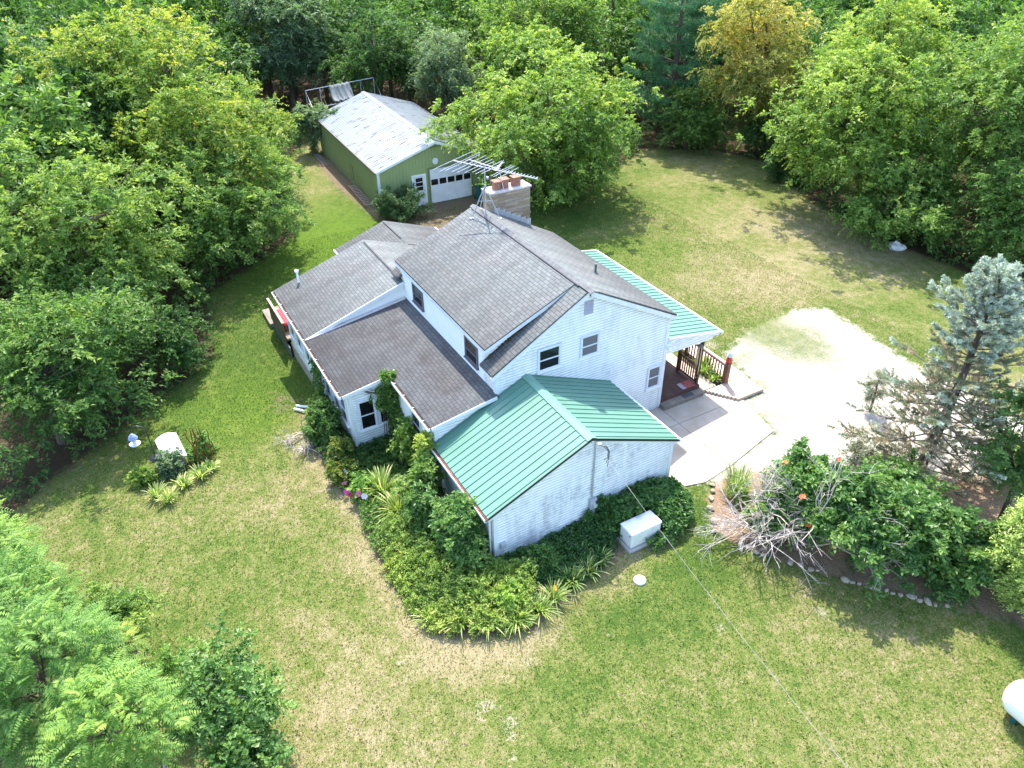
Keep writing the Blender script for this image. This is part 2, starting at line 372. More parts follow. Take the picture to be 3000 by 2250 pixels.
def ground_mat():
    t = NT('lawn_and_soil'); c = t.coord()
    dry = t.attr('dry'); bare = t.attr('bare'); floor = t.attr('woodland'); lush = t.attr('lush'); white = t.attr('sand')
    n1 = t.noise(c, .55, 5, .62); n2 = t.noise(c, 2.3, 4, .65); n3 = t.noise(t.mapv(c, (1,1,1), rot=(0,0,.5)), 9, 4, .7); n4 = t.noise(c, 27, 3, .7)
    st = t.noise(t.mapv(c, (16,5,1), rot=(0,0,.9)), 1.0, 3, .6)
    d = t.math('ADD', dry, t.math('MULTIPLY', t.math('SUBTRACT', n1, .5), 1.05))
    d = t.math('ADD', d, t.math('MULTIPLY', t.math('SUBTRACT', n2, .5), 1.35))
    d = t.math('ADD', d, t.math('MULTIPLY', t.math('SUBTRACT', n3, .5), 1.5))
    d = t.math('ADD', d, t.math('MULTIPLY', t.math('SUBTRACT', n4, .5), 1.5))
    d = t.math('ADD', d, t.math('MULTIPLY', t.math('SUBTRACT', st, .5), .7))
    grass = t.ramp(d, [(.08,(.058,.105,.018)), (.34,(.112,.152,.032)), (.54,(.160,.172,.052)), (.76,(.222,.198,.092)), (1,(.300,.252,.150))])
    grass = t.mix(t.math('MULTIPLY', lush, t.range(n2, .2, .6), True), grass, (.098,.165,.014))
    grass = t.mix(1, grass, t.ramp(n4, [(.25,(.72,.74,.72)), (.75,(1.22,1.2,1.15))]), 'MULTIPLY')
    soil = t.ramp(n3, [(.3,(.135,.098,.062)), (.7,(.25,.185,.125))])
    bf = t.range(t.math('ADD', bare, t.math('ADD', t.math('MULTIPLY', t.math('SUBTRACT', n2, .5), 1.0), t.math('MULTIPLY', t.math('SUBTRACT', n4, .5), 1.0))), .40, .62)
    col = t.mix(bf, grass, soil)
    wf = t.math('MULTIPLY', t.range(t.math('ADD', white, t.math('ADD', t.math('MULTIPLY', t.math('SUBTRACT', n3, .5), 1.7), t.math('MULTIPLY', t.math('SUBTRACT', n4, .5), .9))), .55, 1.0), .85)
    col = t.mix(wf, col, (.40,.345,.26))
    lit = t.ramp(n3, [(.3,(.035,.026,.015)), (.55,(.075,.052,.03)), (.75,(.035,.055,.015))])
    ff = t.range(t.math('ADD', floor, t.math('MULTIPLY', t.math('SUBTRACT', n2, .5), .8)), .35, .65)
    col = t.mix(ff, col, lit)
    gv = t.attr('gravel'); mv = t.attr('mulch'); gr = t.attr('grassy'); g1 = t.noise(c, 1.3, 5, .65); g2 = t.noise(c, 42, 3, .75)
    mf = t.range(t.math('ADD', mv, t.math('ADD', t.math('MULTIPLY', t.math('SUBTRACT', n3, .5), .5), t.math('MULTIPLY', t.math('SUBTRACT', n2, .5), .7))), .38, .62)
    chip = t.noise(t.mapv(c, (34,11,1), rot=(0,0,1.1)), 1, 3, .7); chip2 = t.noise(t.mapv(c, (30,12,1), rot=(0,0,-.4)), 1, 3, .7)
    mc = t.ramp(t.math('MULTIPLY', t.math('ADD', chip, chip2), .5), [(.34,(.12,.08,.05)), (.5,(.27,.18,.11)), (.64,(.42,.31,.21))]); mc = t.mix(t.range(g1, .5, .7), mc, (.17,.12,.08))
    col = t.mix(mf, col, mc)
    gc = t.ramp(g2, [(.3,(.34,.30,.25)), (.7,(.56,.52,.46))]); gc = t.mix(1, gc, t.ramp(g1, [(.3,(.80,.77,.73)), (.7,(1.1,1.1,1.1))]), 'MULTIPLY')
    thin = t.range(t.math('ADD', gr, t.math('ADD', t.math('MULTIPLY', t.math('SUBTRACT', n3, .5), 1.2), t.math('MULTIPLY', t.math('SUBTRACT', g1, .5), 1.1))), .35, 1.0); gc = t.mix(t.math('MULTIPLY', thin, .85), gc, grass)
    gf = t.range(t.math('ADD', gv, t.math('ADD', t.math('MULTIPLY', t.math('SUBTRACT', n3, .5), .75), t.math('ADD', t.math('MULTIPLY', t.math('SUBTRACT', n2, .5), .8), t.math('MULTIPLY', t.math('SUBTRACT', n4, .5), .5)))), .36, .64)
    col = t.mix(gf, col, gc)
    col = t.mix(1, col, (.9,.9,.9), 'MULTIPLY'); t.set(col=col, rough=.95, spec=.12)
    h = t.math('ADD', t.math('MULTIPLY', n4, .6), t.math('MULTIPLY', st, .5)); t.bump(h, .9, .06)
    return t.m
def a_dry(X, Y):
    d = .44+.50*(fbm(X, Y, .13, 5)-.5)*2
    d += .30*blob(X, Y, -6.5, 11.5, 5, .9)+.12*blob(X, Y, -13, 14, 7, .9)+.16*blob(X, Y, -1, -16, 4, .9)+.20*blob(X, Y, -5.5, 13, 9, .9)+.26*blob(X, Y, -8, 19, 8, .9)+.18*blob(X, Y, -2, 18, 7, .9)+.22*blob(X, Y, 11, -2.5, 5, .9)+.18*blob(X, Y, -1.5, -16, 5, .9)
    d -= .42*blob(X, Y, -20, -7, 13, .9)+.32*blob(X, Y, -10, -15.5, 6, .9)+.12*blob(X, Y, -18, 9, 7, .9)+.25*blob(X, Y, 6, -3.4, 2, .8)
    ring = poly_mask(X, Y, [(x+(1.0 if x > 3 else -.1), y-.55) for x, y in BED], .55); d += .45*np.clip(ring, 0, 1)
    return d
def a_bare(X, Y):
    b = .95*poly_mask(X, Y, GDIRT, .7)+.9*poly_mask(X, Y, BED, .25)
    b += .45*blob(X, Y, -8.5, -13.3, 1.4)+.28*blob(X, Y, -10.5, -13.6, 1.6)+.35*blob(X, Y, -26, 19.5, 3.5, .9)+.3*blob(X, Y, -17, 23, 5, .9)+.3*blob(X, Y, -6.5, 21.5, 4.5, .9)
    return b
def a_sand(X, Y):
    r = np.zeros_like(X)
    for x, y, q in ((8.35,-12.75,.22),(8.1,-12.5,.30),(8.9,-12.1,.34),(9.2,-12.3,.25),(8.3,-12.2,.2),(9.7,-12.5,.2),(5.8,-13.9,.24),(7.6,-10.8,.24),(9.4,-5.2,.26),(10.6,-2.2,.34),(7.9,-8.2,.2),(-3.5,5.9,.7),(-2.6,5.2,.6)):
        r = np.maximum(r, .95*blob(X, Y, x, y, q*1.5, .9))
    return r
xs = axis(-700, 500, -42, 24, .25); ys = axis(-500, 700, -27, 31, .25)
GA = dict(dry=a_dry, bare=a_bare, sand=a_sand, lush=lambda X, Y: .95*blob(X, Y, -23, -6.3, 9, .8)+.6*blob(X, Y, -9, -14.8, 5, .8)+.35*blob(X, Y, -12, 8.5, 6, .8),
          woodland=lambda X, Y: 1-poly_mask(X, Y, LAWN, .9))
GM = ground_mat()
g = sheet('ground', xs, ys, GM, GA); tag(g, kind='structure')
# the drive and the mulch bed are thin sheets on the lawn; towards their rims grass grows over them
def mm_(X, Y): return poly_mask(X, Y, MULCH, .35)*(1-.45*np.clip((X-9)/4, 0, 1)*np.clip((3.2-Y+.4*(X-9))/3, 0, 1))
a_grassy = lambda X, Y: .95*blob(X, Y, -2.4, 8.3, 3.6, .9)+.55*blob(X, Y, .3, 9.2, 3.6, .9)+.2*blob(X, Y, 2.5, 8.2, 3.5)+.55*blob(X, Y, 2.9, 3.7, 1.3)+.75*blob(X, Y, .9, 4.95, .9, .8)+.6*blob(X, Y, -.9, 5.4, 1.2, .8)+.5*blob(X, Y, 4.4, 2.6, .8)
def dm(X, Y): return poly_mask(X, Y, DRIVE, .8)
dr = sheet('gravel_driveway', np.arange(-5, 46, .15), np.arange(-4, 26, .15), GM, dict(GA, gravel=dm, mulch=lambda X, Y: mm_(X, Y),
           grassy=a_grassy), dz=.012, mask=lambda X, Y: (poly_mask(X, Y, DRIVE, 1.6) > .05)*1.0)
tag(dr, kind='structure')
mu = sheet('mulch_bed', np.arange(3.4, 17, .12), np.arange(-4, 10, .12), GM, dict(GA, mulch=mm_, gravel=dm, grassy=a_grassy), dz=.02, mask=lambda X, Y: (poly_mask(X, Y, MULCH, .8) > .05)*1.0)
tag(mu, kind='structure')
# concrete patio: three slabs poured against each other with open joints
def patio():
    t = NT('patio_concrete'); c = t.coord(); n = t.noise(c, 1.2, 5); n2 = t.noise(c, 14, 4, .7); n3 = t.noise(c, .5, 3)
    col = t.ramp(n, [(.3,(.35,.285,.225)), (.7,(.46,.395,.33))]); col = t.mix(1, col, t.ramp(n2, [(.3,(.9,.9,.9)), (.7,(1.06,1.06,1.05))]), 'MULTIPLY')
    col = t.mix(t.range(n3, .58, .72), col, (.34,.275,.22))
    t.set(col=col, rough=.9, spec=.2); t.bump(n2, .15, .006)
    b = MB(); z = .055
    slabs = [[(.02,-4.0),(1.30,-4.0),(1.30,-.02),(.02,-.02)], [(1.318,-4.0),(4.05,-2.9),(4.45,-1.4),(4.25,-.02),(1.318,-.02)], [(.02,.0),(1.30,.0),(1.30,3.28),(1.25,3.2),(.20,2.42),(.02,2.3)], [(1.318,.0),(4.24,.0),(3.55,2.92),(1.45,3.36),(1.318,3.3)]]
    for q in slabs: b.prism([(x, y, z) for x, y in q], (0, 0, -.2))
    o = b.build('concrete_patio', t.m); tag(o, kind='structure')
patio()

def lawn_blades():
    """short turf blades standing on the lawn near the house: nobody could count them."""
    rng = np.random.RandomState(3); n = 260000
    X = rng.uniform(-24, 17, n); Y = rng.uniform(-25, 14, n); ok = (poly_mask(X, Y, LAWN, .4) > .5) & (poly_mask(X, Y, BED, .1) < .5) & (poly_mask(X, Y, MULCH, .3) < .4) & (poly_mask(X, Y, DRIVE, .5) < .35)
    ok &= ~((X > -16.2) & (X < 4.1) & (Y > -12.0) & (Y < 0.1)) & ~((X > -9) & (X < 1.5) & (Y > 0) & (Y < 4.7)) & ~((X > 0) & (X < 4.5) & (Y > -4) & (Y < 3.4)); X, Y = X[ok], Y[ok]; n = len(X)
    f = fbm(X, Y, 2.2, 6, 3); a = rng.uniform(0, 6.283, n); h = rng.uniform(.025, .07, n)*(.6+.9*f); w = rng.uniform(.010, .022, n); lean = rng.uniform(.2, 1.2, n)*h; z = gz(X, Y)+.01
    c, s = np.cos(a), np.sin(a); V = np.stack([np.stack([X-s*w, Y+c*w, z], -1), np.stack([X+s*w, Y-c*w, z], -1), np.stack([X+c*lean, Y+s*lean, z+h], -1)], 1)
    me = mesh_np('grass', V.reshape(-1, 3), np.arange(n*3).reshape(n, 3), [leaf_mat('turf_blades', (.040,.075,.013), (.085,.105,.026), (.170,.145,.070), trans=.25, gloss=.15)])
    at = me.attributes.new('tint', 'FLOAT', 'FACE'); at.data.foreach_set('value', np.clip(a_dry(X, Y)+.9*(fbm(X, Y, .7, 14, 4)-.5)+rng.normal(0,.16,n), 0, 1).astype(np.float32))
    o = bpy.data.objects.new('grass', me); COL.objects.link(o); tag(o, 'short mown grass of the lawn, green with straw coloured patches', 'grass', kind='stuff')
lawn_blades()

# ------------------------------------------------------------------ farmhouse
house = empty('farmhouse', (-4, -4, 0), 'white clapboard farmhouse with grey shingle and green metal roofs and a stone chimney', 'house')
H = house
HW = 7.6; YR, ZR = -3.947, 6.70
SLR, SLL, SLD = .533, .578, .43
def roofz(y): return ZR-SLR*(y-YR) if y > YR else ZR-SLL*(YR-y)
def dormz(y): return ZR-SLD*(YR-y)
def slab(b, poly, z_of, thick, mi=0, eave='x'):
    """roof plane over plan polygon; UV in metres (u along x, v up the slope in y)."""
    top = [(x, y, z_of(y)) for x, y in poly]
    s = math.sqrt(1+((z_of(poly[0][1]+.01)-z_of(poly[0][1]))/.01)**2)
    uv = [(x, y*s) for x, y in poly]
    return b.prism(top, (0, 0, -thick), mi=mi, uvtop=uv)
def side(b, org, d, out, poly, lip=.016, ex=.112, mi=0):
    """clapboards on a wall: poly in (s, z), convex; org + s*d, pushed out along 'out'."""
    org, d, out = Vector(org), Vector(d), Vector(out); z0 = min(z for _, z in poly); z1 = max(z for _, z in poly)
    def cut(z):
        xs = []
        for (s0, a), (s1, c) in zip(poly, poly[1:]+poly[:1]):
            if (a-z)*(c-z) <= 0 and a != c: xs.append(s0+(s1-s0)*(z-a)/(c-a))
        return (min(xs), max(xs)) if len(xs) > 1 else None
    k = math.floor(z0/ex); kinks = sorted({z for _, z in poly})
    while k*ex < z1:
        lo, hi = max(k*ex, z0), min((k+1)*ex, z1); k += 1
        zs = [lo]+[q for q in kinks if lo+1e-4 < q < hi-1e-4]+[hi]
        for a, c in zip(zs, zs[1:]):
            e = 1e-5; A, Cc = cut(a+e), cut(c-e)
            if not A or not Cc: continue
            f = lambda z: .003+lip*(1-(z-(k-1)*ex)/ex)
            P = [org+d*A[0]+out*f(a), org+d*A[1]+out*f(a), org+d*Cc[1]+out*f(c), org+d*Cc[0]+out*f(c)]
            P = [Vector((p.x, p.y, z)) for p, z in zip(P, (a, a, c, c))]
            n = (P[1]-P[0]).cross(P[2]-P[0]); P = P if n.dot(out) > 0 else P[::-1]
            b.poly(P, mi=mi)
            if a == lo and f(a) > .01:
                Q = [org+d*A[0]+out*.002, org+d*A[1]+out*.002, org+d*A[1]+out*f(a), org+d*A[0]+out*f(a)]; Q = [Vector((p.x, p.y, a)) for p in Q]
                b.poly(Q, mi=mi)
    return b
def window(parent, c, axis, w, h, pane='glass', fr='frame', slats=False, blind=False):
    """sash window on a wall facing +x ('x') or -y ('y'); c = centre on the wall plane. window > pane, sill."""
    cx, cy, cz = c
    def bx(b, s0, s1, n0, n1, z0, z1, mi=0):
        if axis == 'x': b.box(cx+n0, cx+n1, cy+s0, cy+s1, cz+z0, cz+z1, mi)
        else: b.box(cx+s0, cx+s1, cy-n0, cy-n1, cz+z0, cz+z1, mi)
    t = .07; b = MB()
    bx(b, -w/2-t, -w/2, .0, .062, -h/2, h/2); bx(b, w/2, w/2+t, .0, .062, -h/2, h/2)
    bx(b, -w/2-t, w/2+t, .0, .066, h/2, h/2+t); bx(b, -w/2, w/2, .022, .05, -.022, .022)
    for sgn in (-1, 1):
        bx(b, sgn*w/2-(.03 if sgn > 0 else 0), sgn*w/2+(.0 if sgn > 0 else .03), .022, .042, -h/2+.002, h/2-.002)
    bx(b, -w/2+.03, w/2-.03, .022, .042, h/2-.035, h/2-.002); bx(b, -w/2+.03, w/2-.03, .022, .042, -h/2+.002, -h/2+.05)
    wi = b.build('window', M[fr], parent)
    p = MB(); bx(p, -w/2+.001, w/2-.001, .018, .0275, -h/2+.001, h/2-.001); p.build('pane', M[pane], wi)
    s = MB(); bx(s, -w/2-t-.03, w/2+t+.03, .0, .10, -h/2-.06, -h/2-.0005); s.build('sill', M['white' if fr == 'frame' else fr], wi)
    return wi
# --- main block
b = MB()
prof = [(-HW,-.4),(0,-.4),(0,roofz(0)-.14),(YR,ZR-.14),(-HW,roofz(-HW)-.14)]
b.prism([(-8.55, y, z) for y, z in prof], (8.55, 0, 0))
b.box(-8.3, -.72, -HW-.001, -5, 3.3, dormz(-HW)-.12)        # raised dormer wall
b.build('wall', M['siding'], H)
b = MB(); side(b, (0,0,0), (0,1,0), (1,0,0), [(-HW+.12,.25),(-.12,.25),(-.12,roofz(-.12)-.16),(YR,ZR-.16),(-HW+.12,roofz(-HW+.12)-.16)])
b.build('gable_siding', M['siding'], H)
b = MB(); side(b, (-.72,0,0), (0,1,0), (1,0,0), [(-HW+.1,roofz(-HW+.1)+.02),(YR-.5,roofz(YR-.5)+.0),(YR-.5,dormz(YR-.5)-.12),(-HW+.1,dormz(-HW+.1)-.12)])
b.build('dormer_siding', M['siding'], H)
b = MB(); side(b, (0,-HW-.001,0), (-1,0,0), (0,-1,0), [(.85,3.45),(8.2,3.45),(8.2,dormz(-HW)-.13),(.85,dormz(-HW)-.13)], lip=.010)
b.build('dormer_wall_siding', M['white'], H)
# corner boards and rakes
b = MB(); b.box(-.0,.032,-HW-.03,-HW+.12,2.9,roofz(-HW)-.1); b.box(-.14,-.0005,-HW-.032,-HW-.0015,2.9,roofz(-HW)-.1); b.box(-.0,.03,-.12,.03,.1,roofz(0)-.1); b.box(-.12,-.0005,.001,.03,.1,roofz(0)-.1)
b.box(-.72,-.69,-HW-.03,-HW+.1,4.5,dormz(-HW)-.12); b.build('corner_board', M['trim'], H)
b = MB()
for y0, y1, zf in ((YR, .15, roofz), (YR, -7.84, roofz)):
    b.beam((.165, y0, zf(y0)-.165), (.165, y1, zf(y1)-.165), .03, .19, up=(0,0,1)); b.beam((.07, y0, zf(y0)-.16), (.07, y1*.985, zf(y1*.985)-.16), .16, .03)
b.beam((-.553, YR-.02, dormz(YR-.02)-.13), (-.553, -7.7, dormz(-7.7)-.13), .03, .14); b.beam((-.63, YR-.02, dormz(YR-.02)-.125), (-.63, -7.7, dormz(-7.7)-.125), .12, .02)
b.build('rake_board', M['trim'], H)
b = MB(); b.box(-8.53,-.54,-7.725,-7.70,4.85,dormz(-7.72)-.062); b.box(-8.4,-.6,-7.70,-7.602,4.86,4.885); b.box(-8.6,.15,.12,.145,roofz(.14)-.26,roofz(.14)-.085); b.box(-.7,.17,-7.845,-7.82,roofz(-7.84)-.2,roofz(-7.84)-.082); b.build('fascia', M['trim'], H)
# roofs
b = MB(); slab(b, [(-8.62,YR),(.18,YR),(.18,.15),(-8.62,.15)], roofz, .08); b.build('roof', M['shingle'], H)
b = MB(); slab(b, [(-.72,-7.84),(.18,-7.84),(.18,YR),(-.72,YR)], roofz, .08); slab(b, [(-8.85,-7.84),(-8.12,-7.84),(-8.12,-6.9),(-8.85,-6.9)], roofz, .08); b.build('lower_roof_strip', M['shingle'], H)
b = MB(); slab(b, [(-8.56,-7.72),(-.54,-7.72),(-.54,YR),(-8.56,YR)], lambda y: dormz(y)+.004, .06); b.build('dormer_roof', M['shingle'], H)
b = MB()
x = -8.62
while x < .12:
    b.prism([(x, YR-.15, dormz(YR-.15)+.034), (x+.31, YR-.15, dormz(YR-.15)+.026), (x+.31, YR, ZR+.033), (x, YR, ZR+.041)], (0,0,-.02))
    b.prism([(x, YR, ZR+.041), (x+.31, YR, ZR+.033), (x+.31, YR+.17, roofz(YR+.17)+.024), (x, YR+.17, roofz(YR+.17)+.032)], (0,0,-.02)); x += .143
b.build('ridge_cap', M['cap'], H)
b = MB(); b.beam((-8.4, YR-.17, dormz(YR-.17)+.02), (-.3, YR-.17, dormz(YR-.17)+.02), .05, .035); b.build('ridge_flashing', M['flash'], H)
b = MB()
rng = random.Random(4)
for k in range(70):
    y = -7.75+3.3*rng.random()**.8; b.lathe([(0,0),(.05,.012),(.035,.035),(0,.045)], (-.66+rng.uniform(-.05,.09), y, roofz(y)), 6)
b.build('moss', simple('roof_moss', (.06,.055,.018), .95, var=.5, scale=20), H)
# gable windows and louvre
window(H, (0,-5.46,4.30), 'x', .84, .86); window(H, (0,-3.73,4.29), 'x', .70, .84, 'screen'); window(H, (0,-.50,1.74), 'x', .54, .96, 'screen')
b = MB(); b.box(.0,.04,-4.05,-3.68,5.63,6.14)
for k in range(8): b.beam((.045,-4.0,5.69+k*.053), (.045,-3.73,5.69+k*.053), .03, .012, up=(1,0,1))
b.build('louvre_vent', simple('grey_lilac_vent', (.36,.35,.42), .6), H)
window(H, (-6.50,-7.603,4.31), 'y', .86, .80, 'glass', 'darkframe'); window(H, (-1.76,-7.603,4.27), 'y', .86, .82, 'glass', 'darkframe')
b = MB(); b.tube([(-2.6,-1.74,5.35),(-2.6,-1.74,5.92)], .045, 10); b.lathe([(.13,0),(.09,.05),(.05,.09)], (-2.6,-1.74,5.5), 10); b.build('vent_pipe', simple('grey_green_pipe', (.10,.12,.11), .5), H)
# chimney > cap, flue pots, flashing
def wall_uv(b, pts): return b.poly(pts, uv=[(p[0]+p[1], p[2]) for p in pts])
b = MB(); X0, X1, Y0, Y1, Z0, Z1 = -9.26, -8.57, -3.13, -1.14, 0, 6.97
for q in ([(X1,Y0,Z0),(X1,Y1,Z0),(X1,Y1,Z1),(X1,Y0,Z1)], [(X0,Y1,Z0),(X0,Y0,Z0),(X0,Y0,Z1),(X0,Y1,Z1)], [(X0,Y0,Z0),(X1,Y0,Z0),(X1,Y0,Z1),(X0,Y0,Z1)], [(X1,Y1,Z0),(X0,Y1,Z0),(X0,Y1,Z1),(X1,Y1,Z1)]): wall_uv(b, q)
b.poly([(X0,Y0,Z1),(X1,Y0,Z1),(X1,Y1,Z1),(X0,Y1,Z1)])
ch = b.build('chimney', M['stone'], H)
b = MB(); b.box(X0-.05,X1+.05,Y0-.05,Y1+.05,Z1-.001,Z1+.085); b.build('cap', M['capstone'], ch, bevel=.015)
for yy, ww, hh in ((-2.66,.29,.33),(-2.28,.31,.36),(-1.70,.36,.36)):
    b = MB(); xx = -8.88; zz = Z1+.084
    for (a, c, z0, z1) in ((ww/2, ww/2-.03, 0, hh), ):
        for s in (0,1,2,3):
            pass
    b.box(xx-.15,xx+.15,yy-ww/2,yy-ww/2+.035,zz,zz+hh); b.box(xx-.15,xx+.15,yy+ww/2-.035,yy+ww/2,zz,zz+hh); b.box(xx-.15,xx-.115,yy-ww/2+.035,yy+ww/2-.035,zz,zz+hh); b.box(xx+.115,xx+.15,yy-ww/2+.035,yy+ww/2-.035,zz,zz+hh)
    b.box(xx-.11,xx+.11,yy-ww/2+.04,yy+ww/2-.04,zz,zz+hh*.6)
    b.box(xx-.19,xx+.19,yy-ww/2-.04,yy+ww/2+.04,zz+hh+.0005,zz+hh+.05); b.build('flue_pot', M['clay'], ch)
b = MB()
for k in range(7):
    y = -2.95+k*.26; b.box(X1-.001, X1+.012, y, y+.28, roofz(y+.14)-.05, roofz(y)+.17-.0*k)
b.build('step_flashing', M['steel'], ch)

# --- sunroom: low shed roof over the left side, with its notch
SH = .1575
def shedz(y): return 3.543+SH*(y+HW)
b = MB()
b.prism([(-8.1,y,z) for y,z in [(-HW,-1.4),(-HW,shedz(-HW)-.10),(-10,shedz(-10)-.10),(-10,-1.4)]], (8.1,0,0))
b.prism([(-8.1,y,z) for y,z in [(-9.999,-1.4),(-9.999,shedz(-10)-.10),(-11.8,shedz(-11.8)-.10),(-11.8,-1.4)]], (4.44,0,0)); b.build('sunroom_wall', M['white'], H)
b = MB(); slab(b, [(-8.0,-10.19),(.15,-10.19),(.15,-HW),(-8.0,-HW)], shedz, .09); slab(b, [(-8.0,-12.09),(-3.51,-12.09),(-3.51,-10.1901),(-8.0,-10.1901)], shedz, .09); b.build('sunroom_roof', M['shingle_low'], H)
b = MB(); b.box(.152,.175,-10.16,-HW-.05,0,0) if False else None
b.beam((.163,-10.17,shedz(-10.17)-.075), (.163,-HW-.04,shedz(-HW-.04)-.075), .024, .14); b.beam((-3.497,-12.07,shedz(-12.07)-.075), (-3.497,-10.03,shedz(-10.03)-.075), .024, .14)
b.build('shed_rake_board', M['trim'], H)
b = MB(); side(b, (0,0,0), (0,1,0), (1,0,0), [(-9.9,2.2),(-HW-.05,2.2),(-HW-.05,shedz(-HW-.05)-.11),(-9.9,shedz(-9.9)-.11)])
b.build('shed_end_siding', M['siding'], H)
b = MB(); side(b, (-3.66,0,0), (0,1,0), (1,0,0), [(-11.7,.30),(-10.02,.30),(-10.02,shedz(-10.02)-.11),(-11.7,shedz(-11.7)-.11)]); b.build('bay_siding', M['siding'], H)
b = MB(); side(b, (0,-10.0,0), (-1,0,0), (0,-1,0), [(.05,.3),(3.6,.3),(3.6,shedz(-10)-.11),(.05,shedz(-10)-.11)], lip=.010); b.build('sunroom_siding', M['white'], H)
b = MB(); b.box(-3.66,-3.63,-11.83,-11.7,.25,shedz(-11.8)-.11); b.box(-3.80,-3.6605,-11.83,-11.8015,.25,shedz(-11.8)-.11); b.box(-.001,.03,-10.03,-9.9,2.1,shedz(-10)-.11); b.box(-.12,-.0015,-10.03,-10.002,.25,shedz(-10)-.11); b.build('sunroom_corner_board', M['trim'], H)
b = MB(); b.box(-8.05,-3.68,-11.845,-11.801,-1.4,.28); b.box(-3.659,-3.62,-11.78,-10.0,-.3,.24); b.box(-3.6,-.02,-10.05,-10.001,-.3,.24); b.box(-12.7,-8.051,-11.845,-11.801,-1.4,.10); b.build('foundation', M['found'], H)
window(H, (-3.657,-11.20,1.60), 'x', .58, 1.28, 'glass'); window(H, (-3.657,-10.46,1.60), 'x', .54, 1.24, 'glass')
for cx in (-4.55,-5.45,-6.55,-7.65): window(H, (cx,-11.803,1.50), 'y', .62, 1.20, 'screen')
window(H, (-1.62,-10.003,1.98), 'y', .72, .95, 'glass')
# --- rear wing and back wing, ridges along x
W3R, W3Z, W3S = -7.626, 4.305, .3288
def w3z(y): return W3Z-W3S*abs(y-W3R)
b = MB(); b.prism([(-12.75,y,z) for y,z in [(-11.8,-1.4),(-3.4,-1.4),(-3.4,w3z(-3.4)-.1),(W3R,W3Z-.1),(-11.8,w3z(-11.8)-.1)]], (4.05,0,0))
b.prism([(-8.705,y,z) for y,z in [(-11.8,-1.4),(-HW,-1.4),(-HW,w3z(-HW)-.1),(-11.8,w3z(-11.8)-.1)]], (.61,0,0)); b.build('rear_wing_wall', M['white'], H)
b = MB(); slab(b, [(-12.89,-12.09),(-8.0,-12.09),(-8.0,W3R),(-12.89,W3R)], w3z, .09); b.build('rear_wing_roof', M['shingle_wing'], H)
b = MB(); slab(b, [(-12.89,W3R),(-8.86,W3R),(-8.86,-6.9),(-8.64,-6.9),(-8.64,-3.2),(-12.89,-3.2)], w3z, .09); b.build('rear_wing_right_roof', M['shingle_wing'], H)
b = MB(); b.beam((-7.985,-12.08,w3z(-12.08)-.07), (-7.985,W3R,w3z(W3R)-.07), .03, .15); b.build('wing_rake_board', M['trim'], H)
b = MB(); b.beam((-7.95,-12.05,shedz(-12.05)+.022), (-7.95,-HW-.06,shedz(-HW-.06)+.022), .10, .04); b.build('wall_flashing', simple('pinkish_white_flashing', (.60,.53,.52), .6, var=.15), H)
b = MB(); b.beam((-12.6, W3R-.06, W3Z+.005), (-9.0, W3R-.06, W3Z+.005), .05, .03); b.beam((-15.9,-5.51,3.625),(-13.6,-5.51,3.625),.05,.03); b.build('wing_ridge_flashing', M['flash'], H)
window(H, (-11.75,-11.803,1.45), 'y', .60, 1.15, 'glass'); window(H, (-10.65,-11.803,1.45), 'y', .60, 1.15, 'glass'); window(H, (-9.3,-11.803,1.45), 'y', .60, 1.15, 'glass')
W4R, W4Z, W4S = -5.45, 3.62, .345
def w4z(y): return W4Z-W4S*abs(y-W4R)
b = MB(); b.prism([(-15.9,y,z) for y,z in [(-8.0,-1),(-2.85,-1),(-2.85,w4z(-2.85)-.1),(W4R,W4Z-.1),(-8.0,w4z(-8.0)-.1)]], (3.14,0,0)); b.build('back_wing_wall', M['white'], H)
b = MB(); slab(b, [(-16.05,-8.2),(-12.76,-8.2),(-12.76,W4R),(-16.05,W4R)], w4z, .09); slab(b, [(-16.05,W4R),(-12.76,W4R),(-12.76,-2.65),(-16.05,-2.65)], w4z, .09); b.build('back_wing_roof', M['shingle_wing'], H)
b = MB(); b.beam((-16.06,-8.22,w4z(-8.2)-.06),(-14.9,-8.22,w4z(-8.2)-.06),.06,.1); b.beam((-16.06,-2.63,w4z(-2.65)-.06),(-12.8,-2.63,w4z(-2.65)-.06),.06,.1); b.build('back_wing_gutter', M['white'], H)
b = MB(); b.tube([(-12.4,-11.0,2.9),(-12.4,-11.0,3.75)], .05, 8); b.lathe([(.0,.12),(.09,.1),(.09,.0),(.05,0)], (-12.4,-11.0,3.7), 8); b.build('roof_vent', M['white'], H)
# gutters (trough with litter) along the eaves, downspouts
def gutter(name, x0, x1, y, z, litter=True):
    b = MB(); b.box(x0,x1,y-.115,y-.095,z-.11,z); b.box(x0,x1,y-.095,y-.012,z-.11,z-.095); b.box(x0,x0+.01,y-.094,y-.013,z-.0945,z); b.box(x1-.01,x1,y-.094,y-.013,z-.0945,z)
    k = x0+.5
    while k < x1: b.box(k,k+.02,y-.094,y-.0,z-.012,z+.004); k += .85
    gt = b.build(name, M['white'], H)
    b = MB(); b.box(x0+.012,x1-.012,y-.093,y-.013,z-.094,z-.03); b.build('litter', M['gutter_in'], gt)
gutter('gutter', -12.86, -3.53, -12.085, shedz(-12.09)-.02); gutter('gutter', -3.45, .13, -10.185, shedz(-10.19)-.02)
b = MB(); b.tube([(-6.92,-12.1,2.7),(-6.92,-11.88,2.5),(-6.92,-11.88,-.35)], .04, 8); b.tube([(-6.92,-11.9,.95),(-6.55,-11.95,1.0)], .05, 8); b.build('downspout', M['trim'], H)
